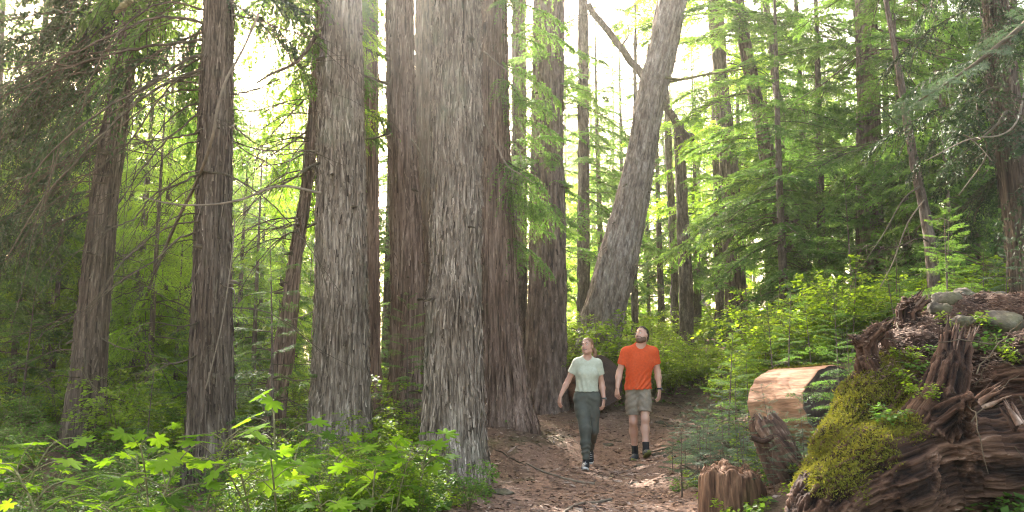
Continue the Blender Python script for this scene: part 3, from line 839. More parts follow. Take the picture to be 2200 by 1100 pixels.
def fern_plant(seed, label):
    """A sword fern: a rosette of arching fronds, each a comb of leaflets."""
    rng = np.random.default_rng(seed)
    t = thing('fern', label, 'plant', (0, 0, 0))
    ml = MB(); ms = MB()
    for i in range(11):
        az = i * 2.399; L = rng.uniform(0.4, 0.65); s = np.linspace(0.05, 1, 26)
        d = np.array((math.cos(az), math.sin(az), 0)); n = np.array((-math.sin(az), math.cos(az), 0))
        ax = d * (L * s)[:, None] * 0.85 + np.array((0, 0, 1.0)) * (L * (1.1 * s - 0.9 * s ** 2.2))[:, None]
        tube(ms, ax[::3], 0.003, 3, 0, 0.5, False)
        for sd in (-1, 1):
            ln = 0.105 * np.sin(np.pi * np.clip(s * 0.93 + 0.07, 0, 1)) ** 0.7 * rng.uniform(0.9, 1.1, 26) + 0.008
            dd = unit(n * sd + d * 0.35 + rng.normal(0, 0.08, (26, 3)) + np.array((0, 0, -0.1)))
            V, Q = leaf_quads(ax, dd, ln, np.full(26, 0.008), unit(np.array((0, 0, 1.0)) + rng.normal(0, 0.2, (26, 3))))
            ml.add(V, Q, None, 0, np.clip(0.5 + rng.normal(0, 0.1), 0, 1))
    return t, [ms.build('stem', MAT['stem'], t), ml.build('fronds', MAT['leaf_green'], t)]

TRUNKXY = [(HERO[k][0].location.x, HERO[k][0].location.y) for k in HERO]
def clear_of(x, y, r=0.45, path=1.15):
    if path and path_d(np.array([x]), np.array([y]))[0] < path:
        return False
    return all((x - a) ** 2 + (y - b) ** 2 > r * r for a, b in TRUNKXY)
class Proto:
    """Places a prototype the first time, then copies of it."""
    def __init__(s, tp):
        s.t, s.parts = tp; s.used = False
    def put(s, loc, rz=0.0, scale=1.0, label=None, group=None, tilt=(0, 0)):
        if not s.used:
            s.used = True
            o = s.t
            o.location = tuple(float(c) for c in loc); o.rotation_euler = (tilt[0], tilt[1], rz); o.scale = (scale,) * 3
            if label: o['label'] = label
            if group: o['group'] = group
            return o
        return copy_tree(s.t, s.parts, loc, rz, scale, label, group, tilt)

# ---- crowns of the named trunks
crown_on('left', 1, 'cedar', 'needle_dark', [(20, 3.9, 8.0, 3.0, 0.9, 2.4, -0.25, 0.05), (7, 3.0, 6.0, -2.75, 0.5, 2.4, -0.35, 0.0), (8, 5.0, 8.0, 1.6, 1.0, 1.8, -0.3, 0.2)], 24)
crown_on('second', 2, 'cedar', 'needle_dark', [(6, 5.5, 8.0, 0.3, 0.9, 1.4, -0.3, 0.1), (5, 5.2, 8.0, 3.0, 0.7, 2.6, -0.3, 0.2)], 10)
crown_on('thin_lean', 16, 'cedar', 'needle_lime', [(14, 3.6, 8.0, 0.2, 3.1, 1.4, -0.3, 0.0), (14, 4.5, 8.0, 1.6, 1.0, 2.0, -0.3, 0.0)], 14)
crown_on('thin_lean', 17, 'cedar', 'needle', [(18, 4.2, 8.6, 2.3, 1.1, 1.9, -0.35, 0.10), (12, 5.0, 8.6, 0.7, 0.7, 1.5, -0.35, 0.05)], 6)
crown_on('second', 18, 'cedar', 'needle', [(20, 4.6, 8.4, 2.3, 0.7, 2.5, -0.35, 0.10), (9, 5.6, 8.4, 0.9, 0.6, 1.8, -0.35, 0.10)], 6)
crown_on('left', 19, 'cedar', 'needle_dark', [(16, 5.6, 9.0, 2.6, 0.7, 2.8, -0.3, 0.1)], 4)
crown_on('fluted', 3, 'cedar', 'needle', [(16, 4.0, 7.5, -0.7, 0.5, 1.5, -0.3, -0.05), (5, 3.2, 4.2, -0.6, 0.4, 1.3, -0.4, 0.0)], 4)
crown_on('fluted_behind', 4, 'fine', 'needle', [(26, 3.0, 9.0, -0.6, 1.5, 1.4, -0.2, 0.05)], 6)
crown_on('fir', 5, 'fine', 'needle', [(4, 3.8, 5.2, -1.7, 0.4, 1.0, -0.3, 0.05), (9, 5.5, 7.5, -1.2, 1.4, 1.2, -0.2, 0.05)], 4)
crown_on('slim', 6, 'fine', 'needle', [(16, 3.6, 6.5, -0.5, 1.4, 2.0, -0.15, 0.15), (14, 6.5, 10.0, 0.2, 3.1, 1.9, -0.2, 0.2)], 6)
crown_on('post', 7, 'fine', 'needle', [(9, 3.0, 5.4, 0.3, 1.8, 1.6, -0.2, 0.2)], 8)
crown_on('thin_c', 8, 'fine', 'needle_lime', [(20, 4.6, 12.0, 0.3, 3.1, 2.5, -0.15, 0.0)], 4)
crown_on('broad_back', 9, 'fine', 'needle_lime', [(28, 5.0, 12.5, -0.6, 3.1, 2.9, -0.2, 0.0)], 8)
crown_on('dark_lean', 10, 'near', 'needle', [(32, 4.2, 9.5, -1.6, 1.7, 2.6, -0.2, 0.10), (18, 3.2, 5.2, -2.2, 0.7, 2.1, -0.25, 0.14)], 6)
crown_on('dark_lean_thin', 11, 'near', 'needle', [(20, 3.8, 9.5, -1.2, 1.9, 2.2, -0.2, 0.05)], 5)
crown_on('veiled', 12, 'near', 'needle', [(32, 2.6, 9.0, -1.7, 1.3, 2.5, -0.3, 0.04), (12, 4.5, 9.0, 0.4, 1.0, 2.4, -0.2, -0.05)], 10)
crown_on('pale_thin', 13, 'near', 'needle', [(14, 4.2, 7.0, 0.4, 2.0, 1.4, -0.2, -0.05)], 22)
crown_on('right_mid', 14, 'near', 'needle', [(24, 4.0, 8.5, -1.2, 1.6, 2.1, -0.3, -0.10), (14, 3.2, 5.0, 2.9, 0.8, 1.8, -0.3, -0.05)], 8)
crown_on('far_right', 15, 'cedar', 'needle_dark', [(20, 3.2, 6.2, -2.4, 0.9, 1.6, -0.3, 0.1), (10, 3.0, 6.0, 1.5, 0.9, 1.6, -0.3, 0.0)], 8)

rngk = np.random.default_rng(17)                                 # short broken stubs left by shed limbs
for key, n in (('left', 5), ('second', 6), ('big_left', 7), ('mid', 6), ('pale', 5), ('fluted', 4), ('fir', 5), ('leaning', 6), ('thin_lean', 5), ('far_right', 4)):
    tk, C = HERO[key]
    for q in range(n):
        z = C[0, 2] + rngk.uniform(1.6, 6.2); c = np.array([np.interp(z, C[:, 2], C[:, i]) for i in range(4)])
        az = rngk.choice((-1, 1)) * rngk.uniform(0.1, 1.0) - (0 if rngk.random() < 0.5 else 1.5708) + (3.1416 if rngk.random() < 0.5 else 0)
        d = unit(np.array((math.cos(az), -abs(math.sin(az)), rngk.uniform(-0.3, 0.3)))); l = rngk.uniform(0.04, 0.22); s = np.linspace(0, 1, 5)
        r0 = rngk.uniform(0.010, 0.026)
        mb = MB(); tube(mb, c[:3] + d * (c[3] * 0.93 + (l * s))[:, None] + np.array((0, 0, -0.25 * l)) * (s ** 2)[:, None], r0 * np.array((1.7, 1.1, 0.95, 0.85, 0.5)), 8)
        mb.build('branch_stub', MAT['twig'], tk)

# ---- bare limbs of the second cedar, sweeping down to the left; traced one by one
t2 = HERO['second'][0]
LIMBS = [
    [(437, 50, 9.5), (400, 40, 9.4), (340, 38, 9.2), (270, 62, 9.0), (180, 105, 8.8), (90, 135, 8.6), (0, 150, 8.4)],
    [(440, 85, 9.5), (380, 92, 9.3), (300, 104, 9.1), (220, 122, 9.0), (130, 150, 8.8), (40, 190, 8.6)],
    [(436, 118, 9.4), (400, 128, 9.1), (350, 160, 8.8), (280, 205, 8.5), (200, 250, 8.2), (110, 330, 8.0), (40, 420, 7.9)],
    [(434, 122, 9.5), (390, 145, 9.3), (330, 180, 9.1), (250, 235, 8.9), (190, 290, 8.8), (150, 370, 8.7)],
    [(432, 148, 9.4), (390, 165, 9.2), (330, 195, 9.0), (260, 250, 8.8), (180, 330, 8.6), (90, 430, 8.4), (10, 560, 8.3)],
    [(430, 160, 9.4), (380, 175, 9.2), (340, 215, 9.1), (290, 290, 9.0), (250, 330, 8.9), (160, 400, 8.8), (60, 480, 8.7)],
    [(432, 240, 9.5), (400, 265, 9.3), (350, 310, 9.1), (300, 370, 9.0), (250, 440, 8.9), (200, 500, 8.8)],
    [(428, 285, 9.5), (395, 292, 9.3), (350, 300, 9.2), (315, 303, 9.1), (290, 290, 9.0)],
    [(428, 372, 9.4), (390, 392, 9.2), (330, 418, 9.1), (290, 470, 9.0), (240, 490, 8.9), (190, 540, 8.8)],
    [(438, 20, 9.5), (360, 5, 9.3), (300, 30, 9.1), (240, 90, 8.9), (195, 170, 8.8), (175, 250, 8.7)],
    [(500, 32, 9.5), (560, 45, 9.4), (620, 66, 9.4), (680, 80, 9.5)],
    [(498, 205, 9.5), (540, 195, 9.4), (600, 170, 9.4), (660, 140, 9.5)],
    [(420, 500, 9.5), (380, 515, 9.3), (330, 560, 9.1), (250, 610, 8.9), (150, 690, 8.8)],
]
rngl = np.random.default_rng(5)
for k, pts in enumerate(LIMBS):
    Pp = smooth_path([at(*p) for p in pts], 40)
    Pp = Pp + 0.012 * np.stack([vnoise(np.stack((np.arange(40) * 0.5, np.full(40, k * 3.1 + q), np.zeros(40)), -1), 60) for q in range(3)], -1)
    mb = MB()
    r1 = 0.021 if k in (0, 1, 2, 4) else 0.014
    tube(mb, Pp, np.linspace(r1, r1 * 0.28, 40), 7)
    for j in range(7):                                          # drooping bare twigs
        f = rngl.integers(5, 38); l = rngl.uniform(0.25, 0.9)
        dirp = unit(Pp[min(39, f + 2)] - Pp[f - 1])
        s = np.linspace(0, 1, 9)
        sd = rngl.normal(0, 0.5, 3)
        q = Pp[f] + (dirp + sd * 1.0) * (l * s)[:, None] + np.array((0, 0, -1.0)) * (l * rngl.uniform(0.2, 0.9) * s ** 1.8)[:, None] + rngl.normal(0, 0.006, (9, 3))
        tube(mb, q, np.linspace(r1 * 0.32, 0.0022, 9), 4, 0, 0.5, False)
    mb.build('bare_limb', MAT['twig'], t2)
rngw = np.random.default_rng(71)                                 # thin whip-like dead limbs drooping all over the left
for k in range(34):
    own = k % 3 == 0
    if own: x0, y0, Y = rngw.uniform(185, 300), rngw.uniform(20, 480), 10.8; x0 = np.interp(y0, [0, 400, 700], [285, 228, 195])
    elif k % 3 == 1: x0, y0, Y = 430, rngw.uniform(10, 520), 9.4
    else: x0, y0, Y = 655, rngw.uniform(150, 560), 11.6; x0 = np.interp(y0, [0, 400, 700], [685, 655, 615])
    ln = rngw.uniform(110, 330); sl = rngw.uniform(0.25, 1.25); sg = -1 if rngw.random() < 0.86 else 1
    pts = [at(x0 + sg * ln * q, y0 + ln * (sl * q ** 1.35 - 0.12 * math.sin(3.1 * q)), Y - rngw.uniform(0.1, 0.5) * q * 2) for q in (0, 0.2, 0.45, 0.7, 1.0)]
    Pp = smooth_path(pts, 26) + rngw.normal(0, 0.004, (26, 3)); r1 = rngw.uniform(0.008, 0.014)
    mb = MB(); tube(mb, Pp, np.linspace(r1, r1 * 0.25, 26), 5)
    for j in range(5):
        f = rngw.integers(4, 24); l = rngw.uniform(0.15, 0.6); s = np.linspace(0, 1, 8); sd = rngw.normal(0, 0.5, 3); dp = unit(Pp[min(25, f + 1)] - Pp[f - 1])
        tube(mb, Pp[f] + (dp + sd * 0.6) * (l * s)[:, None] - np.array((0, 0, 1.0)) * (l * rngw.uniform(0.1, 0.8) * s ** 1.7)[:, None], np.linspace(r1 * 0.4, 0.0018, 8), 4, 0, 0.5, False)
    mb.build('bare_limb', MAT['twig'], HERO[('left', 'second', 'thin_lean')[k % 3]][0])
mb = MB()                                                        # moss pad on the topmost limb
Pp = smooth_path([at(285, 0, 9.0), at(265, 12, 9.0), at(248, 28, 9.0)], 14)
tube(mb, Pp + rngl.normal(0, 0.008, (14, 3)), 0.028 * np.sin(np.linspace(0.3, 2.9, 14)) + 0.01, 8)
mb.build('moss_pad', MAT['limb_moss'], t2)
mb = MB()                                                        # thin vine hanging on its right edge
tube(mb, smooth_path([at(505, 470, 9.2), at(497, 560, 9.15), at(480, 680, 9.15), at(462, 760, 9.15), at(442, 835, 9.2)], 30), 0.0075, 5)
mb.build('vine', MAT['twig_grey'], t2)

# dead sapling leaning across the second cedar
Pp = smooth_path([at(556, 30, 8.9), at(520, 110, 8.9), at(487, 170, 8.9), at(468, 230, 8.9), at(455, 300, 9.0), at(425, 385, 9.5), at(378, 480, 10.8), at(340, 570, 12.4), at(316, 632, 13.6), at(300, 690, 14.6), at(282, 760, 15.6), at(272, 900, 16.4)], 90)
t = thing('dead_sapling', 'long curved pale dead sapling leaning across the straight left cedar', 'dead tree', Pp[-1])
mb = MB(); tube(mb, Pp[::-1], np.linspace(0.026, 0.015, 90), 8); mb.build('trunk', MAT['twig_grey'], t)
mb = MB(); q = smooth_path([at(690, 415, 9.0), at(600, 400, 9.0), at(520, 428, 9.0), at(450, 440, 9.0), at(370, 438, 9.0), at(300, 422, 9.0)], 40)
t = thing('fallen_branch', 'long thin dead branch lying level across the straight left cedar', 'branch', q[0])
tube(mb, q, np.linspace(0.017, 0.008, 40), 6); mb.build('main_stem', MAT['twig_grey'], t)
mb = MB()
for j in range(7):
    f = 5 + j * 5; s = np.linspace(0, 1, 6); l = rngl.uniform(0.15, 0.4)
    tube(mb, q[f] + np.stack((rngl.normal(0, 0.3) * l * s, rngl.normal(0, 0.3) * l * s, rngl.choice((-1, 1)) * l * s ** 1.3), -1), np.linspace(0.006, 0.002, 6), 4, 0, 0.5, False)
mb.build('twig', MAT['twig_grey'], t)

# bare limbs and bleached twigs on other trunks
def limb(key, pts, r, mat='twig', r2=None, twigs=3):
    tt_ = HERO[key][0]
    Pp = smooth_path([at(*p) for p in pts], 24)
    mb = MB(); tube(mb, Pp, np.linspace(r, r2 or r * 0.35, 24), 6)
    for j in range(twigs):
        f = rngl.integers(6, 22); l = rngl.uniform(0.1, 0.35); s = np.linspace(0, 1, 6)
        tube(mb, Pp[f] + np.stack((rngl.normal(0, 0.6) * l * s, rngl.normal(0, 0.6) * l * s, rngl.normal(-0.3, 0.5) * l * s ** 1.3), -1), np.linspace(r * 0.4, 0.002, 6), 4, 0, 0.5, False)
    mb.build('bare_limb', MAT[mat], tt_)
limb('thin_lean', [(662, 280, 11.7), (620, 310, 11.5), (570, 345, 11.3), (500, 420, 11.2)], 0.016)
limb('thin_lean', [(655, 330, 11.7), (610, 350, 11.5), (560, 358, 11.3), (530, 375, 11.2)], 0.012)
limb('thin_lean', [(640, 480, 11.7), (600, 490, 11.5), (560, 470, 11.3), (520, 450, 11.2)], 0.016, 'twig_grey')
limb('thin_lean', [(668, 200, 11.7), (610, 260, 11.6), (555, 330, 11.5), (540, 420, 11.4)], 0.014)
limb('thin_lean', [(610, 690, 11.7), (650, 680, 11.5), (690, 660, 11.3)], 0.012, 'twig_grey')
limb('big_left', [(684, 325, 10.3), (650, 325, 10.0), (625, 345, 9.9), (605, 400, 9.9)], 0.010, 'twig_grey')
limb('big_left', [(684, 350, 10.3), (655, 365, 10.0), (610, 395, 9.9), (550, 412, 9.9)], 0.020, 'twig')
limb('big_left', [(690, 60, 10.3), (640, 130, 10.0), (580, 160, 9.9), (550, 180, 9.9)], 0.030, 'twig')
limb('mid', [(840, 285, 11.8), (810, 295, 11.5), (780, 300, 11.3)], 0.022)
limb('mid', [(835, 125, 11.8), (800, 112, 11.6), (770, 95, 11.5)], 0.030)
limb('mid', [(832, 180, 11.8), (800, 168, 11.6), (775, 160, 11.5)], 0.026)
limb('mid', [(885, 300, 11.6), (905, 330, 11.4), (915, 370, 11.3), (905, 420, 11.2)], 0.012, 'twig_grey')
limb('fluted', [(1032, 235, 12.0), (1060, 300, 11.8), (1090, 355, 11.6), (1120, 375, 11.5), (1150, 395, 11.4)], 0.012, 'twig_grey')
limb('fluted', [(1040, 110, 12.0), (1075, 140, 11.6), (1110, 165, 11.3), (1150, 175, 11.0)], 0.010, 'twig_grey')
limb('far_right', [(2190, 270, 8.9), (2165, 240, 8.5), (2140, 270, 8.2), (2100, 300, 8.0), (2070, 290, 7.9)], 0.020)
limb('far_right', [(2170, 180, 8.9), (2110, 200, 8.5), (2100, 260, 8.3), (2120, 330, 8.2), (2060, 420, 8.0)], 0.016)
limb('far_right', [(2200, 200, 8.9), (2185, 260, 8.3), (2150, 290, 8.0), (2080, 300, 7.6), (1990, 345, 7.3)], 0.012, 'twig_grey')
limb('pale_thin', [(1962, 300, 10.4), (1930, 270, 10.0), (1890, 230, 9.8), (1850, 215, 9.6)], 0.012)
limb('pale_thin', [(1975, 400, 10.4), (1940, 430, 10.0), (1900, 500, 9.6), (1860, 560, 9.4)], 0.012)
limb('pale_thin', [(1985, 430, 10.4), (1950, 480, 10.0), (1920, 560, 9.8), (1890, 620, 9.6)], 0.010, 'twig_grey')
# a bough of the rightmost cedar that hangs close, across the upper right
tt_ = HERO['far_right'][0]; rngn = np.random.default_rng(12)
Pn = smooth_path([at(2140, -260, 9.0), at(2300, -120, 5.5), at(2235, 10, 3.9), at(2130, 110, 3.5), at(2040, 175, 3.4), at(1965, 222, 3.35)], 40)
mb = MB(); tube(mb, Pn, np.linspace(0.02, 0.0025, 40), 6); mb.build('near_limb', MAT['twig'], tt_)
mb = MB(); mw = MB()
for f in range(14, 40):
    for sd in (-1, 1):
        d = unit(Pn[min(39, f + 1)] - Pn[f - 1]); az = math.atan2(d[1], d[0]) + sd * rngn.uniform(0.5, 1.0)
        put_bough(mb, mw, 'small', rngn, Pn[f], az, rngn.uniform(-0.75, -0.2), rngn.uniform(0.10, 0.26) * (1.15 - 0.5 * f / 40), rngn.normal(0.05, 0.05), rngn.normal(0, 0.4))
mb.build('near_bough', MAT['fern_blue'], tt_)
limb('leaning', [(1440, 175, 15.9), (1480, 168, 15.6), (1520, 160, 15.3), (1600, 148, 15.0)], 0.032, 'limb_moss')
limb('leaning', [(1420, 165, 15.9), (1470, 170, 15.6), (1530, 155, 15.3)], 0.030, 'limb_moss')

# ---------------------------------------------------------------- background trees
rs = np.random.default_rng(2024)
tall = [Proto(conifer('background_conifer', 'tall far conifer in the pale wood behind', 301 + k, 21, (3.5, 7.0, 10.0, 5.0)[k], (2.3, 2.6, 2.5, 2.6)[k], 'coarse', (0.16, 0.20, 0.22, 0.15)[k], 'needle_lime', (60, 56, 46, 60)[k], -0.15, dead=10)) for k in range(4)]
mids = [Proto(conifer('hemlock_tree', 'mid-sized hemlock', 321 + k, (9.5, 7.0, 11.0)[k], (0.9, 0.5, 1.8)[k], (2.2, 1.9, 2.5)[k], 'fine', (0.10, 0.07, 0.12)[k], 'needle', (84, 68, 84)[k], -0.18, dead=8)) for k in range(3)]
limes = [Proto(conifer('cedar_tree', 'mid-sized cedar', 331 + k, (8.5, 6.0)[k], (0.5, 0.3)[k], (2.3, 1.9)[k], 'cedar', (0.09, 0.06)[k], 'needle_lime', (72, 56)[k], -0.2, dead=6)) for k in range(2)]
saps = [Proto(conifer('hemlock_sapling', 'young hemlock sapling', 341 + k, (2.6, 1.7, 1.1)[k], 0.15, (1.0, 0.75, 0.5)[k], 'small', (0.022, 0.016, 0.010)[k], ('needle', 'needle', 'fern_blue')[k], (44, 34, 26)[k], -0.05, dead=2, Lmin=0.14)) for k in range(3)]

used = [(a, b) for a, b in TRUNKXY]
def free(x, y, r):
    if all((x - a) ** 2 + (y - b) ** 2 > r * r for a, b in used):
        used.append((x, y)); return True
    return False
def px_of(x, y, z):
    """Photo pixel of a world point."""
    zz = z - CAMZ
    fw = y * math.cos(PITCH) + zz * math.sin(PITCH)
    return CX + F * x / fw, CY - F * (-y * math.sin(PITCH) + zz * math.cos(PITCH)) / fw

under = [Proto(conifer('understory_conifer', 'young far conifer', 351 + k, (7.5, 5.5)[k], 0.3, (2.6, 2.1)[k], 'coarse', (0.07, 0.05)[k], 'needle_lime', (46, 36)[k], -0.15, dead=3)) for k in range(2)]
k = 0
while k < 60:
    y = rs.uniform(25, 60); x = rs.uniform(-0.68, 0.68) * y
    if not free(x, y, 1.1): continue
    px, _ = px_of(x, y, 2.0)
    if 700 < px < 1190: continue
    side = 'left' if px < 820 else ('middle' if px < 1640 else 'right')
    under[k % 2].put((x, y, gz1(x, y) - 0.05), rs.uniform(0, 6.28), rs.uniform(0.8, 1.3), {'left': 'bushy young conifer low in the far wood left of the big cedars', 'middle': 'bushy young conifer low in the far bright wood behind the hikers', 'right': 'bushy young conifer low in the far wood up the right slope'}[side], f'young conifers low in the {side} far wood')
    k += 1
nt = 0
for Y0, Y1, n, r in ((28, 46, 26, 2.0), (46, 62, 60, 2.0), (62, 90, 60, 2.2)):
    k = 0; tries = 0
    while k < n and tries < 4000:
        tries += 1
        y = rs.uniform(Y0, Y1); x = rs.uniform(-0.68, 0.68) * y
        px, _ = px_of(x, y, 2.0)
        # open sky round the low sun and behind the leaning fir
        p = 1.0
        if 420 < px < 700: p = 0.30
        if 700 <= px < 1190: p = 0.0
        if 1190 < px < 1640: p = 0.6
        if 1640 < px: p = 0.8
        if rs.random() > p or not free(x, y, r): continue
        z = gz1(x, y) - 0.05
        side = 'left' if px < 820 else ('middle' if px < 1640 else 'right')
        lab = {'left': 'tall pale green conifer of the far wood behind the left trunks', 'middle': 'slender far conifer in the bright hazy wood behind the hikers',
               'right': 'far green conifer of the wood above the right slope'}[side]
        tall[rs.integers(4)].put((x, y, z), rs.uniform(0, 6.28), min(rs.uniform(0.9, 1.3), 0.52 * (y - 11) / 21), lab, f'far conifers behind the {side} part of the wood', (rs.normal(0, 0.03), rs.normal(0, 0.03)))
        k += 1

def place(proto, px, Y, rz, scale, label, group=None, dz=-0.05, tilt=(0, 0)):
    x = (px - CX) / F * Y / math.cos(PITCH) * 0.99
    used.append((x, Y))
    return proto.put((x, Y, gz1(x, Y) + dz), rz, scale, label, group, tilt)

# left: lime cedars and hemlocks lit from behind, between and behind the left trunks
for i, (px, Y, kind, s) in enumerate([(300, 15.0, 0, 1.0), (390, 18.5, 0, 1.15), (110, 16.5, 0, 1.0), (560, 18.0, 1, 1.1), (40, 19, 0, 1.2), (250, 21, 0, 1.2),
                                      (640, 20.5, 0, 0.9), (480, 21.5, 0, 1.0), (-60, 14, 0, 0.9), (180, 24, 0, 1.0), (340, 25, 0, 1.0), (10, 23, 0, 1.0), (90, 19.5, 0, 1.1), (420, 22.5, 0, 1.2), (210, 19, 1, 1.2), (330, 21.5, 1, 1.4), (-80, 19, 0, 1.2), (520, 25, 0, 0.9), (600, 26, 0, 0.9), (150, 28, 0, 1.1), (30, 28, 0, 1.1), (300, 29, 0, 1.1), (440, 29, 0, 1.0), (-100, 26, 0, 1.0), (840, 27, 0, 1.4), (1110, 26, 0, 1.4)]):
    limes[kind].put((lambda x: (x, Y, gz1(x, Y) - 0.05))((px - CX) / F * Y), rs.uniform(0, 6.28), s, 'yellow-green drooping cedar lit from behind, in the thicket behind the left trunks', 'lit cedars behind the left trunks')
for i, (px, Y, kind, s) in enumerate([(330, 13.2, 1, 1.0), (345, 16.2, 0, 1.05), (270, 17.5, 0, 1.1), (120, 14.2, 1, 1.05), (550, 14.5, 1, 0.9), (385, 14.6, 1, 0.7)]):
    limes[kind].put((lambda x: (x, Y, gz1(x, Y) - 0.05))((px - CX) / F * Y), rs.uniform(0, 6.28), s, 'bright green cedar with drooping lacy boughs right behind the two leftmost straight trunks', 'bright cedars close behind the left trunks')
for i, (px, Y, kind, s) in enumerate([(45, 15.5, 2, 1.0), (140, 19.5, 2, 1.1), (-40, 13, 2, 0.9), (255, 23, 2, 1.15), (505, 45, 2, 1.5), (575, 46, 2, 1.6), (640, 45, 2, 1.5), (540, 51, 2, 1.75), (615, 53, 2, 1.8), (400, 46, 2, 1.55), (350, 45, 2, 1.5)]):
    mids[kind].put((lambda x: (x, Y, gz1(x, Y) - 0.05))((px - CX) / F * Y), rs.uniform(0, 6.28), s, 'tall feathery hemlock in the sun glow left of the massive shaggy cedar' if px > 320 else 'tall dark feathery hemlock at the far left behind the grooved leaning cedar', 'hemlocks in the sun glow' if px > 320 else 'hemlocks at the far left')
for i, (px, Y, kind, s) in enumerate([(30, 13.5, 1, 0.95), (215, 17, 0, 1.0), (520, 15.5, 1, 0.9), (610, 17.0, 1, 1.0), (830, 19.0, 0, 1.1), (700, 23, 2, 1.0), (455, 24, 2, 1.1), (100, 22, 2, 1.1), (870, 24, 2, 1.1), (960, 26, 2, 1.2), (1120, 23, 2, 1.0)]):
    mids[kind].put((lambda x: (x, Y, gz1(x, Y) - 0.05))((px - CX) / F * Y), rs.uniform(0, 6.28), s, 'green hemlock of middle height in the shade between the left and central trunks', 'hemlocks behind the left and central trunks')
for i, (px, Y, kind, s) in enumerate([(1290, 24, 2, 1.0), (1420, 26, 0, 1.2), (1500, 25, 2, 0.9), (1340, 29, 2, 1.1), (1600, 26, 2, 1.1)]):
    mids[kind].put((lambda x: (x, Y, gz1(x, Y) - 0.05))((px - CX) / F * Y), rs.uniform(0, 6.28), s, 'airy light green hemlock in the bright gap behind the two hikers', 'airy hemlocks behind the hikers')
for i, (px, Y, kind, s) in enumerate([(1690, 14.5, 0, 0.95), (1780, 16.5, 2, 1.0), (1960, 14.0, 0, 0.9), (2080, 16.5, 2, 0.95), (2160, 12.5, 0, 0.85), (1880, 19, 2, 1.1), (1740, 21, 2, 1.2), (2020, 21, 2, 1.2), (2230, 15, 2, 1.0), (2120, 20, 0, 1.3), (1660, 23, 2, 1.1), (2200, 22, 2, 1.2), (1930, 24, 2, 1.3), (2050, 11.5, 1, 0.7)]):
    mids[kind].put((lambda x: (x, Y, gz1(x, Y) - 0.05))((px - CX) / F * Y), rs.uniform(0, 6.28), s, 'dense drooping hemlock with layered boughs on the right slope', 'drooping hemlocks on the right slope')

# ---------------------------------------------------------------- saplings, shrubs and plants
def scatter(n, rx, ry, protos, label, group, smin, smax, r=0.25, path=1.15, clear=0.4, cond=None, dz=0.0, spacing=0.3):
    pts = []; tries = 0
    while len(pts) < n and tries < n * 40:
        tries += 1
        y = rs.uniform(*ry); x = rs.uniform(*rx)
        if isinstance(rx[0], float) and abs(rx[0]) <= 1.0 and abs(rx[1]) <= 1.0:
            x *= y
        if not clear_of(x, y, clear, path): continue
        if cond and not cond(x, y): continue
        if any((x - a) ** 2 + (y - b) ** 2 < spacing ** 2 for a, b in pts): continue
        pts.append((x, y))
        protos[rs.integers(len(protos))].put((x, y, float(ground_at(x, y)[0]) + dz), rs.uniform(0, 6.28), rs.uniform(smin, smax), label, group, (rs.normal(0, 0.06), rs.normal(0, 0.06)))
    return pts

huck = [Proto(bush(401 + k, 'huckleberry_bush', 'huckleberry bush', (0.95, 0.75, 1.15)[k], (0.55, 0.6, 0.6)[k], (11, 10, 13)[k], 0.048, 200)) for k in range(3)]
huckg = [Proto(bush(411 + k, 'huckleberry_bush', 'green bush', (0.55, 0.7)[k], (0.45, 0.5)[k], 9, 0.045, 120, 'leaf_green')) for k in range(2)]
low = [Proto(bush(421 + k, 'seedling', 'small leafy seedling', 0.22, 0.2, 6, 0.040, 50, ('leaf_green', 'leaf_lime')[k])) for k in range(2)]
club = [Proto(club_plant(431 + k, 'broad-leaved plant', (0.55, 0.7, 0.42, 0.8)[k], (8, 7, 6, 5)[k], (0.125, 0.145, 0.105, 0.15)[k])) for k in range(4)]
ferns = [Proto(fern_plant(441 + k, 'sword fern')) for k in range(2)]
OPEN_L = lambda x, y: not (y < 9.9 and (385 < CX + F * x / y < 525 or 915 < CX + F * x / y < 1075)) and not (8 < y < 11.2 and 110 < CX + F * x / y < 250)   # the feet of two cedars stay free
# right slope: lime thicket
scatter(105, (1.9, 8.5), (10.5, 19.0), huck, 'lime green huckleberry bush in the thicket on the right slope', 'huckleberry thicket on the right slope', 0.7, 1.1, path=1.5, spacing=0.42, cond=lambda x, y: x > 1.6 + max(0, 13 - y) * 0.35)
scatter(40, (3.0, 12.0), (17.0, 25.0), huck, 'lime green bush on the far part of the right slope', 'bushes far up the right slope', 0.9, 1.4, path=1.5, spacing=0.6)
scatter(28, (0.2, 4.2), (15.8, 22.0), huck, 'yellow-green bush at the foot of the leaning fir behind the hikers', 'bushes behind the hikers', 0.7, 1.2, path=1.3, spacing=0.45)
scatter(26, (1.7, 5.5), (8.0, 14.0), saps[1:], 'blue-green hemlock sapling among the bushes right of the trail', 'hemlock saplings right of the trail', 0.5, 0.95, path=1.35, spacing=0.4)
scatter(34, (1.05, 2.3), (6.2, 9.6), saps[2:], 'small feathery blue-green fir seedling on the right edge of the trail', 'seedlings on the right trail edge', 0.35, 0.7, path=0.8, spacing=0.2)
scatter(26, (-0.55, 0.12), (6.3, 8.4), low + huckg, 'small leafy plant low on the left edge of the trail, right of the broad-leaved plants', 'small plants on the left trail edge', 0.4, 0.8, clear=0.3, path=0.8, spacing=0.16)
scatter(40, (1.05, 3.2), (5.2, 9.5), low, 'tiny leafy seedling beside the old stumps right of the trail', 'small seedlings by the stumps', 0.6, 1.3, path=0.85, spacing=0.2)
scatter(14, (4.4, 9.0), (8.8, 15.0), saps[:2], 'dark green young hemlock behind the uprooted stump', 'young hemlocks behind the uprooted stump', 0.7, 1.2, path=1.5, spacing=0.6)
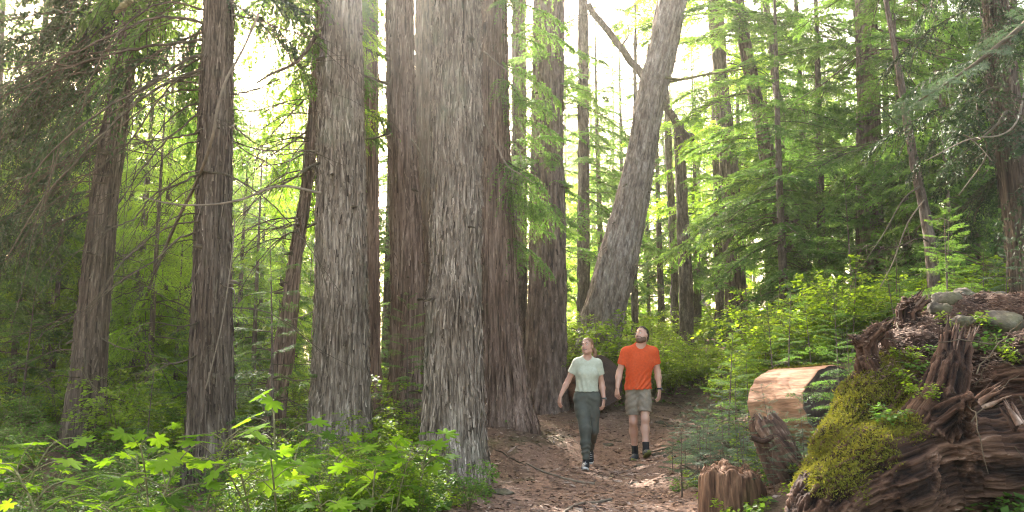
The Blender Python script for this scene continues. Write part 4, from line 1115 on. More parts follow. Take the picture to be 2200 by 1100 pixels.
scatter(30, (3.4, 6.2), (10.5, 14.5), huck, 'bright lime bush rising directly above the pinkish log on the right slope', 'bright bushes above the pinkish log', 1.0, 1.4, path=1.5, spacing=0.38)
# vine-maple-like bush glowing behind the woman
for px, Y, s in ((1275, 14.9, 1.55), (1312, 15.2, 1.45), (1238, 15.6, 1.6), (1258, 15.3, 1.7), (1400, 16.5, 1.2)):
    x = (px - CX) / F * Y
    huck[2].put((x, Y, gz1(x, Y)), rs.uniform(0, 6), s, 'tall glowing yellow-green bush right behind the woman, hiding the foot of the leaning fir', 'tall bushes behind the woman')
# left
scatter(48, (-3.6, -0.35), (4.3, 7.6), club, 'broad lobed bright green leaves on a low stem in the left foreground', 'broad-leaved plants in the left foreground', 0.55, 0.95, cond=OPEN_L, clear=0.3, path=1.2, spacing=0.22)
scatter(26, (-2.7, -0.2), (6.2, 9.3), huck, 'small-leaved bright bush in front of the big grey cedars', 'bushes in front of the grey cedars', 0.40, 0.72, cond=OPEN_L, clear=0.55, path=1.2, spacing=0.3)
scatter(30, (-3.6, -0.3), (4.4, 7.8), huckg, 'small-leaved green bush among the broad-leaved plants in the left foreground', 'small-leaved bushes in the left foreground', 0.45, 0.8, cond=OPEN_L, clear=0.3, path=1.2, spacing=0.25)
scatter(60, (-0.68, -0.05), (7.5, 13.0), huckg, 'mid green low bush around the feet of the left trunks', 'low bushes round the left trunks', 0.6, 1.0, cond=OPEN_L, clear=0.5, path=1.4, spacing=0.4)
scatter(56, (-0.68, -0.12), (9.5, 19.0), huck, 'yellow-green undergrowth bush in the wood behind the left cedars', 'undergrowth behind the left cedars', 0.7, 1.2, cond=OPEN_L, clear=0.5, path=1.4, spacing=0.5)
scatter(18, (-0.68, -0.1), (10.0, 19.0), saps[:2], 'young feathery hemlock in the shade behind the left trunks', 'young hemlocks behind the left trunks', 0.8, 1.4, cond=OPEN_L, clear=0.5, path=1.4, spacing=0.7)
scatter(24, (-0.6, 0.02), (4.6, 10.0), low, 'tiny leafy seedling low under the left foreground plants', 'seedlings under the left plants', 0.7, 1.3, clear=0.3, path=1.15, spacing=0.25)
scatter(16, (-0.1, 0.9), (5.3, 9.4), low, 'small seedling on the left bank of the trail by the pale cedar', 'seedlings by the pale cedar', 0.8, 1.5, clear=0.35, path=1.0, spacing=0.25)
scatter(12, (-0.66, -0.1), (8.0, 16.0), ferns, 'arching sword fern in the shade between the left trunks', 'ferns between the left trunks', 0.8, 1.2, clear=0.5, path=1.4, spacing=0.6)
# single broad-leaved plants that stand out
def club_at(px, py, Y, s, k, label):
    p = at(px, py, Y); h = (0.55, 0.7, 0.42, 0.8)[k] + 0.08
    gnd = float(ground_at(p[0], p[1])[0])
    o = club[k].put((p[0], p[1], gnd), rs.uniform(0, 6), (p[2] - gnd) / h, label, 'broad-leaved plants that stand out')
club_at(445, 915, 6.0, 1, 1, 'tall broad-leaved plant with two big lobed leaves in front of the straight left cedar')
club_at(600, 852, 6.6, 1, 3, 'tallest broad-leaved plant, its lobed leaves raised in front of the slim leaning trunk')
club_at(700, 1040, 5.2, 1, 0, 'low broad-leaved plant with large star-shaped leaves at the foot of the massive shaggy cedar')
club_at(900, 935, 6.6, 1, 1, 'broad-leaved plant reaching in front of the palest cedar trunk')
club_at(120, 985, 5.0, 1, 0, 'large broad-leaved plant in the left corner in front of the grooved cedar')
club_at(330, 985, 5.2, 1, 0, 'large broad-leaved plant between the two left cedars')

# ---------------------------------------------------------------- stuff: ground cover and litter
rg = np.random.default_rng(99)
n = 15000
y = 3.8 + (24 - 3.8) * rg.random(n) ** 1.7; x = rg.uniform(-0.68, 0.68, n) * y
d = path_d(x, y) + 0.25 * vnoise(np.stack((x * 2, y * 2, x * 0), -1), 31)
bank = (x > -0.7) & (x < 1.2) & (y > 8.5) & (y < 14.5)
dens = vnoise(np.stack((x * 0.9, y * 0.9, x * 0), -1), 33)
k = (d > 1.05) & (~bank | (rg.random(n) < 0.06)) & (rg.random(n) < 0.55 + 0.6 * dens + (x < -0.5) * 0.3)
x, y = x[k], y[k]; z = ground_at(x, y)
mb = MB()
nlv = 7
b = np.repeat(np.stack((x, y, z + rg.uniform(0.0, 0.11, len(x))), -1), nlv, 0); m = len(b)
a = rg.uniform(0, 6.28, m); ln = rg.uniform(0.025, 0.06, m) * np.repeat(rg.uniform(0.6, 1.3, len(x)), nlv) * (1 + 0.03 * b[:, 1])
dd = unit(np.stack((np.cos(a), np.sin(a), rg.normal(0.15, 0.3, m)), -1))
V, Q = leaf_quads(b + dd * 0.01, dd, ln, ln * 0.3, unit(np.array((0, 0, 1.0)) + rg.normal(0, 0.3, (m, 3))))
mb.add(V, Q, None, 0, np.repeat(np.clip(np.repeat(rg.normal(0.45, 0.16, len(x)), nlv) + rg.normal(0, 0.08, m), 0, 1), 4))
tag(mb.build('ground_cover', MAT['leaf_green']), kind='stuff')

MAT['litter'] = wood_mat('litter_bits', [(0.05, (0.035, 0.022, 0.017)), (0.4, (0.13, 0.08, 0.058)), (0.75, (0.26, 0.175, 0.13)), (1.0, (0.42, 0.33, 0.27))], (1, 1, 1), 14, None, 0, bumps=0.0, tintmix=0.9)
mb = MB()
n = 42000
y = 4.6 + (19 - 4.6) * rg.random(n) ** 1.5; x = np.interp(y, PATHC[:, 1], PATHC[:, 0]) + rg.normal(0, 1.15, n)
z = ground_at(x, y) + 0.008
a = rg.uniform(0, 6.28, n); ln = np.clip(rg.lognormal(-3.2, 0.6, n), 0.012, 0.28)
dd = unit(np.stack((np.cos(a), np.sin(a), rg.normal(0.03, 0.14, n)), -1))
w = np.where(rg.random(n) < 0.55, ln * 0.09, ln * 0.28)
V, Q = leaf_quads(np.stack((x, y, z), -1), dd, ln, np.clip(w, 0.0012, 0.014), unit(np.array((0, 0, 1.0)) + rg.normal(0, 0.4, (n, 3))))
mb.add(V, Q, None, 0, np.repeat(np.clip(rg.normal(0.58, 0.28, n), 0, 1), 4))
tag(mb.build('forest_litter', MAT['litter']), kind='stuff')

# ---------------------------------------------------------------- signed-distance modelling (one continuous skin)
def surface_nets(f, xs, ys, zs):
    s = f < 0
    c = [s[a:s.shape[0] - 1 + a, b:s.shape[1] - 1 + b, d:s.shape[2] - 1 + d] for a in (0, 1) for b in (0, 1) for d in (0, 1)]
    cnt = np.zeros(c[0].shape, np.uint8)
    for q in c:
        cnt += q
    act = (cnt > 0) & (cnt < 8)
    I = np.argwhere(act)
    idx = np.full(act.shape, -1, np.int64)
    idx[act] = np.arange(len(I))
    off = np.array([(a, b, d) for a in (0, 1) for b in (0, 1) for d in (0, 1)])
    val = np.stack([f[I[:, 0] + o[0], I[:, 1] + o[1], I[:, 2] + o[2]] for o in off], 1)
    acc = np.zeros((len(I), 3)); n = np.zeros(len(I))
    for a in range(8):
        for b in range(a + 1, 8):
            if np.abs(off[a] - off[b]).sum() != 1:
                continue
            va, vb = val[:, a], val[:, b]
            m = (va < 0) != (vb < 0)
            t = np.where(m, va / np.where(m, va - vb, 1), 0)
            acc += np.where(m[:, None], off[a] + t[:, None] * (off[b] - off[a]), 0); n += m
    P = I + acc / n[:, None]
    V = np.stack([np.interp(P[:, k], np.arange(len(g)), g) for k, g in enumerate((xs, ys, zs))], -1)
    Q = []
    for ax in range(3):
        sl0 = [slice(1, -1)] * 3; sl1 = [slice(1, -1)] * 3
        sl0[ax] = slice(0, -1); sl1[ax] = slice(1, None)
        a, b = s[tuple(sl0)], s[tuple(sl1)]
        E = np.argwhere(a != b)
        if not len(E):
            continue
        sg = a[E[:, 0], E[:, 1], E[:, 2]]
        base = E.copy()
        for k in range(3):
            if k != ax:
                base[:, k] += 1
        u, v = [(1, 2), (2, 0), (0, 1)][ax]
        q = []
        for du, dv in ((-1, -1), (0, -1), (0, 0), (-1, 0)):
            t = base.copy(); t[:, u] += du; t[:, v] += dv
            q.append(idx[t[:, 0], t[:, 1], t[:, 2]])
        q = np.stack(q, -1)
        q[~sg] = q[~sg][:, ::-1]
        Q.append(q)
    return V, np.concatenate(Q)

class Field:
    """A distance field on a box grid; primitives are blended in where they reach."""
    def __init__(s, lo, hi, h):
        s.g = [np.arange(a, b + h, h) for a, b in zip(lo, hi)]
        s.f = np.full([len(g) for g in s.g], 1.0, np.float32)
        s.h = h
    def _box(s, lo, hi):
        sl = []
        for g, a, b in zip(s.g, lo, hi):
            i, j = np.searchsorted(g, a), np.searchsorted(g, b)
            sl.append(slice(max(0, i - 1), min(len(g), j + 1)))
        return tuple(sl)
    def _pts(s, sl):
        return s.g[0][sl[0]][:, None, None], s.g[1][sl[1]][None, :, None], s.g[2][sl[2]][None, None, :]
    def _mix(s, sl, d, k, sub):
        f = s.f[sl]
        if sub:
            if k > 0:
                hh = np.clip(0.5 - 0.5 * (f + d) / k, 0, 1); s.f[sl] = f + (-d - f) * hh + k * hh * (1 - hh)
            else:
                s.f[sl] = np.maximum(f, -d)
        else:
            if k > 0:
                hh = np.clip(0.5 + 0.5 * (f - d) / k, 0, 1); s.f[sl] = f + (d - f) * hh - k * hh * (1 - hh)
            else:
                s.f[sl] = np.minimum(f, d)
    def cone(s, a, b, ra, rb, k=0.02, sub=False, sq=None):
        a = np.asarray(a, float); b = np.asarray(b, float); m = max(ra, rb) + k + 4 * s.h
        sl = s._box(np.minimum(a, b) - m, np.maximum(a, b) + m)
        X, Y, Z = s._pts(sl)
        ab = b - a; L2 = max(1e-9, ab @ ab)
        t = np.clip(((X - a[0]) * ab[0] + (Y - a[1]) * ab[1] + (Z - a[2]) * ab[2]) / L2, 0, 1)
        dx, dy, dz = X - a[0] - t * ab[0], Y - a[1] - t * ab[1], Z - a[2] - t * ab[2]
        if sq is not None:                                      # squash along the unit axis sq[:3] by factor sq[3]
            w = dx * sq[0] + dy * sq[1] + dz * sq[2]
            q = w * (1 / sq[3] - 1)
            dx, dy, dz = dx + q * sq[0], dy + q * sq[1], dz + q * sq[2]
        s._mix(sl, np.sqrt(dx * dx + dy * dy + dz * dz) - (ra + (rb - ra) * t), k, sub)
        return s
    def chain(s, pts, rad, k=0.02, **kw):
        for i in range(len(pts) - 1):
            s.cone(pts[i], pts[i + 1], rad[i], rad[i + 1], k, **kw)
        return s
    def ell(s, c, r, M=None, k=0.02, sub=False):
        c = np.asarray(c, float); r = np.asarray(r, float); m = r.max() + k + 4 * s.h
        sl = s._box(c - m, c + m)
        X, Y, Z = s._pts(sl)
        x, y, z = X - c[0], Y - c[1], Z - c[2]
        if M is not None:
            x, y, z = [M[i][0] * x + M[i][1] * y + M[i][2] * z for i in range(3)]
        q = np.sqrt((x / r[0]) ** 2 + (y / r[1]) ** 2 + (z / r[2]) ** 2)
        q2 = np.sqrt((x / r[0] ** 2) ** 2 + (y / r[1] ** 2) ** 2 + (z / r[2] ** 2) ** 2)
        s._mix(sl, q * (q - 1) / np.maximum(q2, 1e-6), k, sub)
        return s
    def cut(s, p, n, lo=None, hi=None):
        """Remove what lies on the side of the plane (p, n) that n points to, within the box lo..hi."""
        p = np.asarray(p, float); n = unit(n)
        sl = s._box(lo if lo is not None else [g[0] for g in s.g], hi if hi is not None else [g[-1] for g in s.g])
        X, Y, Z = s._pts(sl)
        s.f[sl] = np.maximum(s.f[sl], (X - p[0]) * n[0] + (Y - p[1]) * n[1] + (Z - p[2]) * n[2])
        return s
    def inset(s, other):
        s.f = np.maximum(s.f, -other)
        return s
    def mesh(s):
        return surface_nets(s.f, *s.g)

def vnormals(V, Q):
    fn = np.cross(V[Q[:, 2]] - V[Q[:, 0]], V[Q[:, 3]] - V[Q[:, 1]])
    N = np.zeros_like(V)
    for k in range(4):
        np.add.at(N, Q[:, k], fn)
    return unit(N)

def subdivide(V, Q):
    E = np.sort(np.concatenate([Q[:, [k, (k + 1) % 4]] for k in range(4)]), 1)
    U, inv = np.unique(E, axis=0, return_inverse=True)
    inv = inv.reshape(4, -1); n, m = len(V), len(U)
    c = n + m + np.arange(len(Q))
    V2 = np.concatenate((V, V[U].mean(1), V[Q].mean(1)))
    return V2, np.concatenate([np.stack((Q[:, k], n + inv[k], c, n + inv[k - 1]), -1) for k in range(4)])

def ground_px(px, py, y0=3.5, y1=30):
    """Where the sight line through a photo pixel first meets the ground."""
    Y = np.arange(y0, y1, 0.02)
    P = np.stack([at(px, py, yy) for yy in Y])
    h = P[:, 2] - gz(P[:, 0], P[:, 1])
    i = int(np.argmax(h < 0.0)) if (h < 0).any() else len(Y) - 1
    p = P[i]; p[2] = float(ground_at(p[0], p[1])[0])
    return p

# ---------------------------------------------------------------- logs and stumps
def end_grain(name, cols):
    m, N, L, b = new_mat(name)
    nt = m.node_tree
    tc = nt.nodes.new('ShaderNodeTexCoord')
    wv = nt.nodes.new('ShaderNodeTexWave')
    wv.wave_type = 'RINGS'; wv.rings_direction = 'SPHERICAL'
    wv.inputs['Scale'].default_value = 9; wv.inputs['Distortion'].default_value = 2.5; wv.inputs['Detail'].default_value = 3
    L.new(tc.outputs['Object'], wv.inputs['Vector'])
    nz = noise_node(nt, 5, 5, 0.7)
    r = ramp(nt, [(0.2, cols[0]), (0.8, cols[1])])
    mx = nt.nodes.new('ShaderNodeMath'); mx.operation = 'MULTIPLY_ADD'
    L.new(wv.outputs['Fac'], mx.inputs[0]); mx.inputs[1].default_value = 0.14
    m2 = nt.nodes.new('ShaderNodeMath'); m2.operation = 'MULTIPLY_ADD'
    L.new(nz.outputs['Fac'], m2.inputs[0]); m2.inputs[1].default_value = 1.5; m2.inputs[2].default_value = -0.32
    L.new(m2.outputs[0], mx.inputs[2]); L.new(mx.outputs[0], r.inputs[0])
    L.new(r.outputs[0], b.inputs['Base Color']); b.inputs['Roughness'].default_value = 0.9
    bump(nt, b, mx.outputs[0], 0.5, 0.01)
    return m
MAT['log_pink'] = wood_mat('debarked_log', [(0.15, (0.12, 0.055, 0.03)), (0.42, (0.30, 0.165, 0.10)), (0.72, (0.43, 0.27, 0.18)), (0.95, (0.55, 0.40, 0.30))], (0.14, 1, 1), 13, None, 0, bumps=1.0, bdist=0.02)
MAT['end_dark'] = end_grain('shaded_end_grain', ((0.020, 0.012, 0.008), (0.075, 0.046, 0.031)))  # shade on the face turned from the sun, put into the colour
MAT['end_brown'] = end_grain('brown_end_grain', ((0.020, 0.011, 0.008), (0.075, 0.042, 0.030)))
MAT['log_bark'] = wood_mat('old_log_bark', [(0.15, (0.05, 0.022, 0.014)), (0.5, (0.22, 0.10, 0.06)), (0.9, (0.36, 0.20, 0.13))], (0.15, 1, 1), 14, (0.09, 0.11, 0.03), 0.25)
MAT['rot_wood'] = wood_mat('rotting_stump_wood', [(0.1, (0.022, 0.012, 0.008)), (0.4, (0.095, 0.050, 0.030)), (0.7, (0.25, 0.14, 0.085)), (0.95, (0.42, 0.29, 0.21))], (1, 1, 0.14), 22, (0.07, 0.09, 0.025), 0.12)
MAT['grey_wood'] = wood_mat('weathered_root_wood', [(0.12, (0.009, 0.005, 0.004)), (0.45, (0.046, 0.026, 0.018)), (0.74, (0.125, 0.075, 0.053)), (0.97, (0.36, 0.27, 0.215))], (1, 1, 1), 6, None, 0, bumps=0.7, bdist=0.015, tintmix=0.9)
def grain_mat(name, stops):
    m, N, L, b = new_mat(name)
    nt = m.node_tree
    ga = nt.nodes.new('ShaderNodeAttribute'); ga.attribute_name = 'grain'
    def nz(sx, detail):
        mp = nt.nodes.new('ShaderNodeMapping'); mp.inputs['Scale'].default_value = sx
        n = nt.nodes.new('ShaderNodeTexNoise'); n.inputs['Scale'].default_value = 1.0; n.inputs['Detail'].default_value = detail; n.inputs['Roughness'].default_value = 0.65
        L.new(ga.outputs['Vector'], mp.inputs['Vector']); L.new(mp.outputs[0], n.inputs['Vector']); return n
    f1 = nz((110, 110, 4.5), 5); f2 = nz((10, 10, 3), 5)
    a = nt.nodes.new('ShaderNodeMath'); a.operation = 'MULTIPLY_ADD'
    L.new(f1.outputs['Fac'], a.inputs[0]); a.inputs[1].default_value = 0.85; a.inputs[2].default_value = -0.42
    c = nt.nodes.new('ShaderNodeMath'); c.operation = 'ADD'
    L.new(a.outputs[0], c.inputs[0]); L.new(attr(nt), c.inputs[1])
    r = ramp(nt, stops); L.new(c.outputs[0], r.inputs[0])
    fr = ramp(nt, [(0.32, (0.55, 0.48, 0.42)), (0.68, (1.25, 1.18, 1.1))]); L.new(f2.outputs['Fac'], fr.inputs[0])
    L.new(mixc(nt, 1.0, r.outputs[0], fr.outputs[0], 'MULTIPLY'), b.inputs['Base Color'])
    b.inputs['Roughness'].default_value = 0.85; b.inputs['Specular IOR Level'].default_value = 0.2
    bump(nt, b, f1.outputs['Fac'], 1.0, 0.02)
    return m
MAT['root_wood'] = grain_mat('weathered_red_root_wood', [(0.08, (0.008, 0.004, 0.003)), (0.40, (0.055, 0.029, 0.018)), (0.70, (0.15, 0.088, 0.060)), (0.97, (0.42, 0.31, 0.245))])
MAT['moss'] = leaf_mat('moss', (0.055, 0.058, 0.010), (0.12, 0.125, 0.020), (0.21, 0.20, 0.035), (1.6, 1.5, 0.8), 0.3, 0.9)
MAT['rock'] = wood_mat('granite_rock', [(0.1, (0.028, 0.023, 0.017)), (0.5, (0.085, 0.072, 0.055)), (0.9, (0.18, 0.158, 0.128))], (1, 1, 1), 14, (0.085, 0.085, 0.03), 0.38, bumps=0.9, bdist=0.02)

def sawn_log(name, label, near, far, r, bodym, facem, seed):
    """A sawn log lying along near-far: wobbly body, cut face at the near end. Local X runs along the log."""
    near = np.asarray(near, float); far = np.asarray(far, float)
    X = unit(far - near); Yv = unit(np.cross((0, 0, 1.0), X)); Z = np.cross(X, Yv)
    L = np.linalg.norm(far - near)
    t = thing(name, label, 'log', near)
    t.rotation_mode = 'QUATERNION'
    from mathutils import Matrix
    t.rotation_quaternion = Matrix((X, Yv, Z)).transposed().to_quaternion()
    n, seg = 90, 120
    s = np.linspace(0, L, n); th = np.linspace(0, 2 * np.pi, seg, endpoint=False)
    TH, SS = np.meshgrid(th, s)
    P = np.stack((SS * 1.2, np.cos(TH) * r * 14, np.sin(TH) * r * 14), -1).reshape(-1, 3)
    rr = r * (1 + 0.05 * vnoise(np.stack((SS.ravel() * 0.8, np.cos(TH).ravel() * 1.3, np.sin(TH).ravel() * 1.3), -1), seed)) - 0.012 * np.abs(vnoise(P, seed + 1)) + 0.006 * vnoise(P * (2, 2.3, 2.3), seed + 2)
    rr = rr.reshape(TH.shape)
    rr[0] *= 0.985
    V = np.stack((SS, np.cos(TH) * rr, np.sin(TH) * rr), -1)
    V[:, :, 0] += 0.010 * vnoise(np.stack((np.cos(TH) * 4, np.sin(TH) * 4, SS * 0), -1).reshape(-1, 3), seed + 4).reshape(TH.shape)
    i = np.arange(n - 1)[:, None] * seg; j = np.arange(seg)[None, :]; j2 = (j + 1) % seg
    Q = np.stack((i + j, i + seg + j, i + seg + j2, i + j2), -1).reshape(-1, 4)
    tint = 0.5 + 0.5 * vnoise(P * 0.7, seed + 3)
    def local(mb, nm, m):
        o = bpy.data.objects.new(nm, mb.mesh(nm, m)); COL.objects.link(o); o.parent = t; return o
    mb = MB(); mb.add(V.reshape(-1, 3), Q, None, 0, tint)
    k = seg
    mb.add(np.concatenate((V[-1], [[L, 0, 0]])), None, np.stack((np.arange(k), np.full(k, k), (np.arange(k) + 1) % k), -1)[:, [0, 2, 1]], 0, 0.4)
    local(mb, 'log_body', MAT[bodym])
    rad = np.linspace(0, 1, 24)
    fv = np.stack([V[0] * np.array((1, q, q)) + np.array((0.006, 0, 0)) for q in rad])
    fv[:, :, 0] += 0.008 * vnoise((fv * (0, 12, 12)).reshape(-1, 3), seed + 6).reshape(fv.shape[:2]) * (rad[:, None] < 0.99)
    i = np.arange(23)[:, None] * seg
    mb = MB(); mb.add(fv.reshape(-1, 3), np.stack((i + j, i + seg + j, i + seg + j2, i + j2), -1).reshape(-1, 4)[:, ::-1])
    local(mb, 'cut_face', MAT[facem])
    return t, local, (X, Yv, Z)

near = at(1797, 868, 7.35); far = at(1672, 872, 8.1)
lg, lg_local, fr_ = sawn_log('sawn_log', 'thick debarked pinkish log section with a dark cut end, right of the trail', near, far, 0.345, 'log_pink', 'end_dark', 51)
mb = MB(); rr_ = np.random.default_rng(8)
n = 2600
a = rr_.normal(1.75, 0.10, n); xx = rr_.uniform(0.02, 1.0, n)
b = np.stack((xx, np.cos(a) * 0.348, np.sin(a) * 0.348), -1)
dd = unit(np.stack((rr_.normal(0, 1, n), rr_.normal(0, 1, n), rr_.uniform(0.2, 1, n)), -1))
V, Q = leaf_quads(b, dd, rr_.uniform(0.012, 0.03, n), np.full(n, 0.004), unit(rr_.normal(0, 1, (n, 3))))
mb.add(V, Q, None, 0, np.repeat(rr_.uniform(0.1, 0.8, n), 4)); lg_local(mb, 'moss', MAT['moss'])
sawn_log('sawn_log', 'big round sawn log end standing dark behind the woman and the man', at(1287, 820, 14.0), at(1209, 826, 16.2), 0.425, 'log_bark', 'end_brown', 52)

def strand_tube(mb, P, r, seed, seg=90, amp=0.16, fr=5.0, tint0=0.5, jag=0.0):
    """A weathered wood limb: lengthwise ridges and grooves round a bent tube, with a splintered end."""
    P = np.asarray(P, float); k = len(P); r = np.asarray(r, float)
    T = unit(np.gradient(P, axis=0)); ref = np.array((0.3, 1.0, 0.2)); A = unit(np.cross(T, ref)); B = np.cross(T, A)
    th = np.linspace(0, 2 * np.pi, seg, endpoint=False)
    s = np.concatenate(([0], np.cumsum(np.linalg.norm(np.diff(P, axis=0), axis=1))))
    TH, SS = np.meshgrid(th, s)
    tw = TH + 0.8 * np.sin(SS * 2 + seed)
    N1 = np.stack((np.cos(tw) * fr * 0.5, np.sin(tw) * fr * 0.5, SS * 1.6), -1).reshape(-1, 3)
    a = vnoise(N1 + seed, seed); b = 1 - np.abs(vnoise(N1 * (2.6, 2.6, 1.0) + seed, seed + 1))
    D = 1 + amp * (0.9 * a + 1.1 * (b - 0.6)) + 0.05 * vnoise(N1 * (5, 5, 2), seed + 2)
    D = D.reshape(TH.shape)
    V = P[:, None, :] + (r[:, None] * D)[..., None] * (np.cos(TH)[..., None] * A[:, None, :] + np.sin(TH)[..., None] * B[:, None, :])
    if jag:
        sp = vnoise(np.stack((np.cos(th) * 3.5, np.sin(th) * 3.5, th * 0), -1), seed + 6) + 0.6 * vnoise(np.stack((np.cos(th) * 11, np.sin(th) * 11, th * 0), -1), seed + 7)
        w = np.clip((s - (s[-1] - jag * 1.4)) / (jag * 1.4), 0, 1)
        V = V + (w[:, None] * sp[None, :] * jag * 0.7)[..., None] * T[:, None, :]
    i = np.arange(k - 1)[:, None] * seg; j = np.arange(seg)[None, :]; j2 = (j + 1) % seg
    Q = np.stack((i + j, i + j2, i + seg + j2, i + seg + j), -1).reshape(-1, 4)
    tint = np.clip(tint0 + 0.55 * (b.reshape(-1) - 0.62) + 0.28 * a, 0, 1)
    Vf = V.reshape(-1, 3)
    endc = P[-1] - T[-1] * jag * 0.8
    mb.add(np.concatenate((Vf, [endc], [P[0]])), Q, np.concatenate((np.stack(((k - 1) * seg + np.arange(seg), (k - 1) * seg + (np.arange(seg) + 1) % seg, np.full(seg, k * seg)), -1),
           np.stack(((np.arange(seg) + 1) % seg, np.arange(seg), np.full(seg, k * seg + 1)), -1))), 0, np.concatenate((tint, [0.1, 0.1])))

# small broken stump in front of the log
c0 = at(1572, 1090, 6.25); c1 = at(1568, 1003, 6.25)
t = thing('stump', 'small reddish broken stump with a splintered top, right edge of the trail', 'stump', c0 - (0, 0, 0.02))
fs = Field(c1 - (0.36, 0.36, 0.62), c1 + (0.36, 0.36, 0.16), 0.011)
fs.cone(c0 - (0.01, 0, 0.15), c1 + (0.0, 0.0, 0.10), 0.235, 0.195, 0.0)
fs.cone(c1 + (0.16, 0.02, -0.18), c1 + (0.19, 0.03, -0.40), 0.10, 0.13, 0.05)
X, Y_, Z = fs._pts((slice(None),) * 3)
G = np.stack(np.broadcast_arrays(X, Y_, Z), -1).reshape(-1, 3)
top = c1[2] - 0.045 + 0.06 * vnoise(G * (7, 7, 0) + 3, 62) + 0.035 * vnoise(G * (24, 24, 0), 63) - 0.16 * np.clip(G[:, 0] - c1[0] - 0.02, -0.05, 0.3)
fs.f = np.maximum(fs.f, (G[:, 2] - top).reshape(fs.f.shape).astype(np.float32))
V, Q = fs.mesh(); Nn = vnormals(V, Q); V, Q = subdivide(V, Q); Nn = vnormals(V, Q)
th_ = np.stack(((V[:, 0] - c1[0]) * 60, (V[:, 1] - c1[1]) * 60, V[:, 2] * 3.5), -1)
r1 = vnoise(th_ * (0.4, 0.4, 0.7), 64); r2 = 1 - np.abs(vnoise(th_, 65)); side_ = np.clip(1 - Nn[:, 2] * 1.4, 0, 1)
mb = MB(); mb.add(V + Nn * (side_ * (0.016 * r1 + 0.010 * (r2 - 0.6)) + (1 - side_) * 0.012 * vnoise(V * 30, 66))[:, None], Q, None, 0, np.clip(0.15 + 0.45 * (r2 - 0.3) + 0.25 * r1 * side_ + 0.40 * (1 - side_), 0, 1))
mb.build('trunk', MAT['rot_wood'], t)
mb = MB()
sel = np.nonzero((Nn[:, 2] > 0.35) & (V[:, 2] > c1[2] - 0.2))[0]; ids = rr_.choice(sel, 420); n = len(ids)
rim = np.clip(np.hypot(V[ids, 0] - c1[0], V[ids, 1] - c1[1]) / 0.19, 0, 1)
Vq, Qq = leaf_quads(V[ids] - (0, 0, 0.012), unit(np.stack((rr_.normal(0, 0.8, n), rr_.normal(0, 0.8, n), rr_.uniform(0.1, 1.0, n)), -1)), rr_.uniform(0.012, 0.05, n) * (0.5 + rim), rr_.uniform(0.003, 0.009, n), unit(rr_.normal(0, 1, (n, 3))))
mb.add(Vq, Qq, None, 0, np.repeat(rr_.uniform(0.3, 0.95, n), 4)); mb.build('splinters', MAT['rot_wood'], t)

# leaning grooved slab between stump and log
P = smooth_path([at(1712, 1062, 6.45), at(1690, 1010, 6.5), at(1665, 955, 6.6), at(1645, 915, 6.7), at(1638, 896, 6.72)], 40)
t = thing('broken_root', 'grey-brown grooved slab of broken root leaning between the small stump and the sawn log', 'dead wood', P[0] - (0, 0, 0.1))
mb = MB(); strand_tube(mb, P, np.interp(np.arange(40), [0, 10, 25, 39], [0.13, 0.125, 0.12, 0.085]), 63, 110, 0.28, 4.5, 0.55, 0.07)
mb.build('trunk', MAT['grey_wood'], t)
mb = MB(); strand_tube(mb, smooth_path([at(1735, 1012, 6.3), at(1700, 975, 6.4), at(1668, 940, 6.5), at(1640, 948, 6.5), at(1612, 940, 6.5)], 30), np.linspace(0.035, 0.018, 30), 64, 40, 0.2, 4, 0.5, 0.03)
mb.build('side_root', MAT['grey_wood'], t)

# the uprooted stump, one carved mass with its roots
org = at(1960, 1050, 5.0); org[2] = gz1(org[0], org[1])
up = thing('uprooted_stump', 'huge mossy uprooted stump with twisted broken roots, the biggest dead wood on the right', 'stump', org)
CH = [   # (points, radii, blend): bole, shoulder, mound, roots and prongs
    ([at(1735, 1150, 4.45), at(1790, 1085, 4.55), at(1890, 1030, 4.7), at(2020, 985, 4.85), at(2180, 975, 5.0)], [0.13, 0.19, 0.25, 0.27, 0.30], 0.09),
    ([at(1960, 960, 4.75), at(2012, 885, 4.8), at(2036, 815, 4.85), at(2050, 745, 4.9)], [0.17, 0.125, 0.095, 0.078], 0.08),
    ([at(1752, 1012, 4.8), at(1815, 968, 4.95), at(1885, 885, 5.2), at(1975, 795, 5.5)], [0.05, 0.15, 0.22, 0.26], 0.09),
    ([at(1975, 795, 5.5), at(2080, 725, 5.8), at(2230, 728, 5.7)], [0.26, 0.27, 0.32], 0.12),
    ([at(2105, 850, 5.4), at(2240, 850, 5.2)], [0.34, 0.42], 0.12),
    ([at(1748, 1012, 4.75), at(1752, 1075, 4.6)], [0.045, 0.045], 0.05),
    ([at(2005, 935, 4.72), at(2075, 888, 4.6), at(2128, 855, 4.5)], [0.12, 0.09, 0.055], 0.06),
    ([at(2250, 990, 4.2), at(2200, 935, 4.25), at(2176, 900, 4.3)], [0.09, 0.065, 0.035], 0.05),
    ([at(1898, 855, 5.25), at(1864, 780, 5.2), at(1860, 742, 5.2), at(1884, 712, 5.18), at(1899, 700, 5.15)], [0.095, 0.056, 0.046, 0.032, 0.016], 0.05),
    ([at(1862, 742, 5.2), at(1838, 728, 5.15)], [0.032, 0.015], 0.03),
    ([at(1915, 800, 5.3), at(1906, 722, 5.3)], [0.055, 0.020], 0.05),
    ([at(1965, 775, 5.6), at(1952, 700, 5.6), at(1950, 670, 5.6), at(1970, 650, 5.6)], [0.09, 0.062, 0.05, 0.036], 0.05),
    ([at(1955, 662, 5.6), at(1945, 640, 5.58)], [0.03, 0.012], 0.03)]
fl = Field((1.35, 3.9, -0.05), (4.2, 6.6, 2.35), 0.0125)
for pts, rad, kk in CH:
    fl.chain(pts, rad, kk)
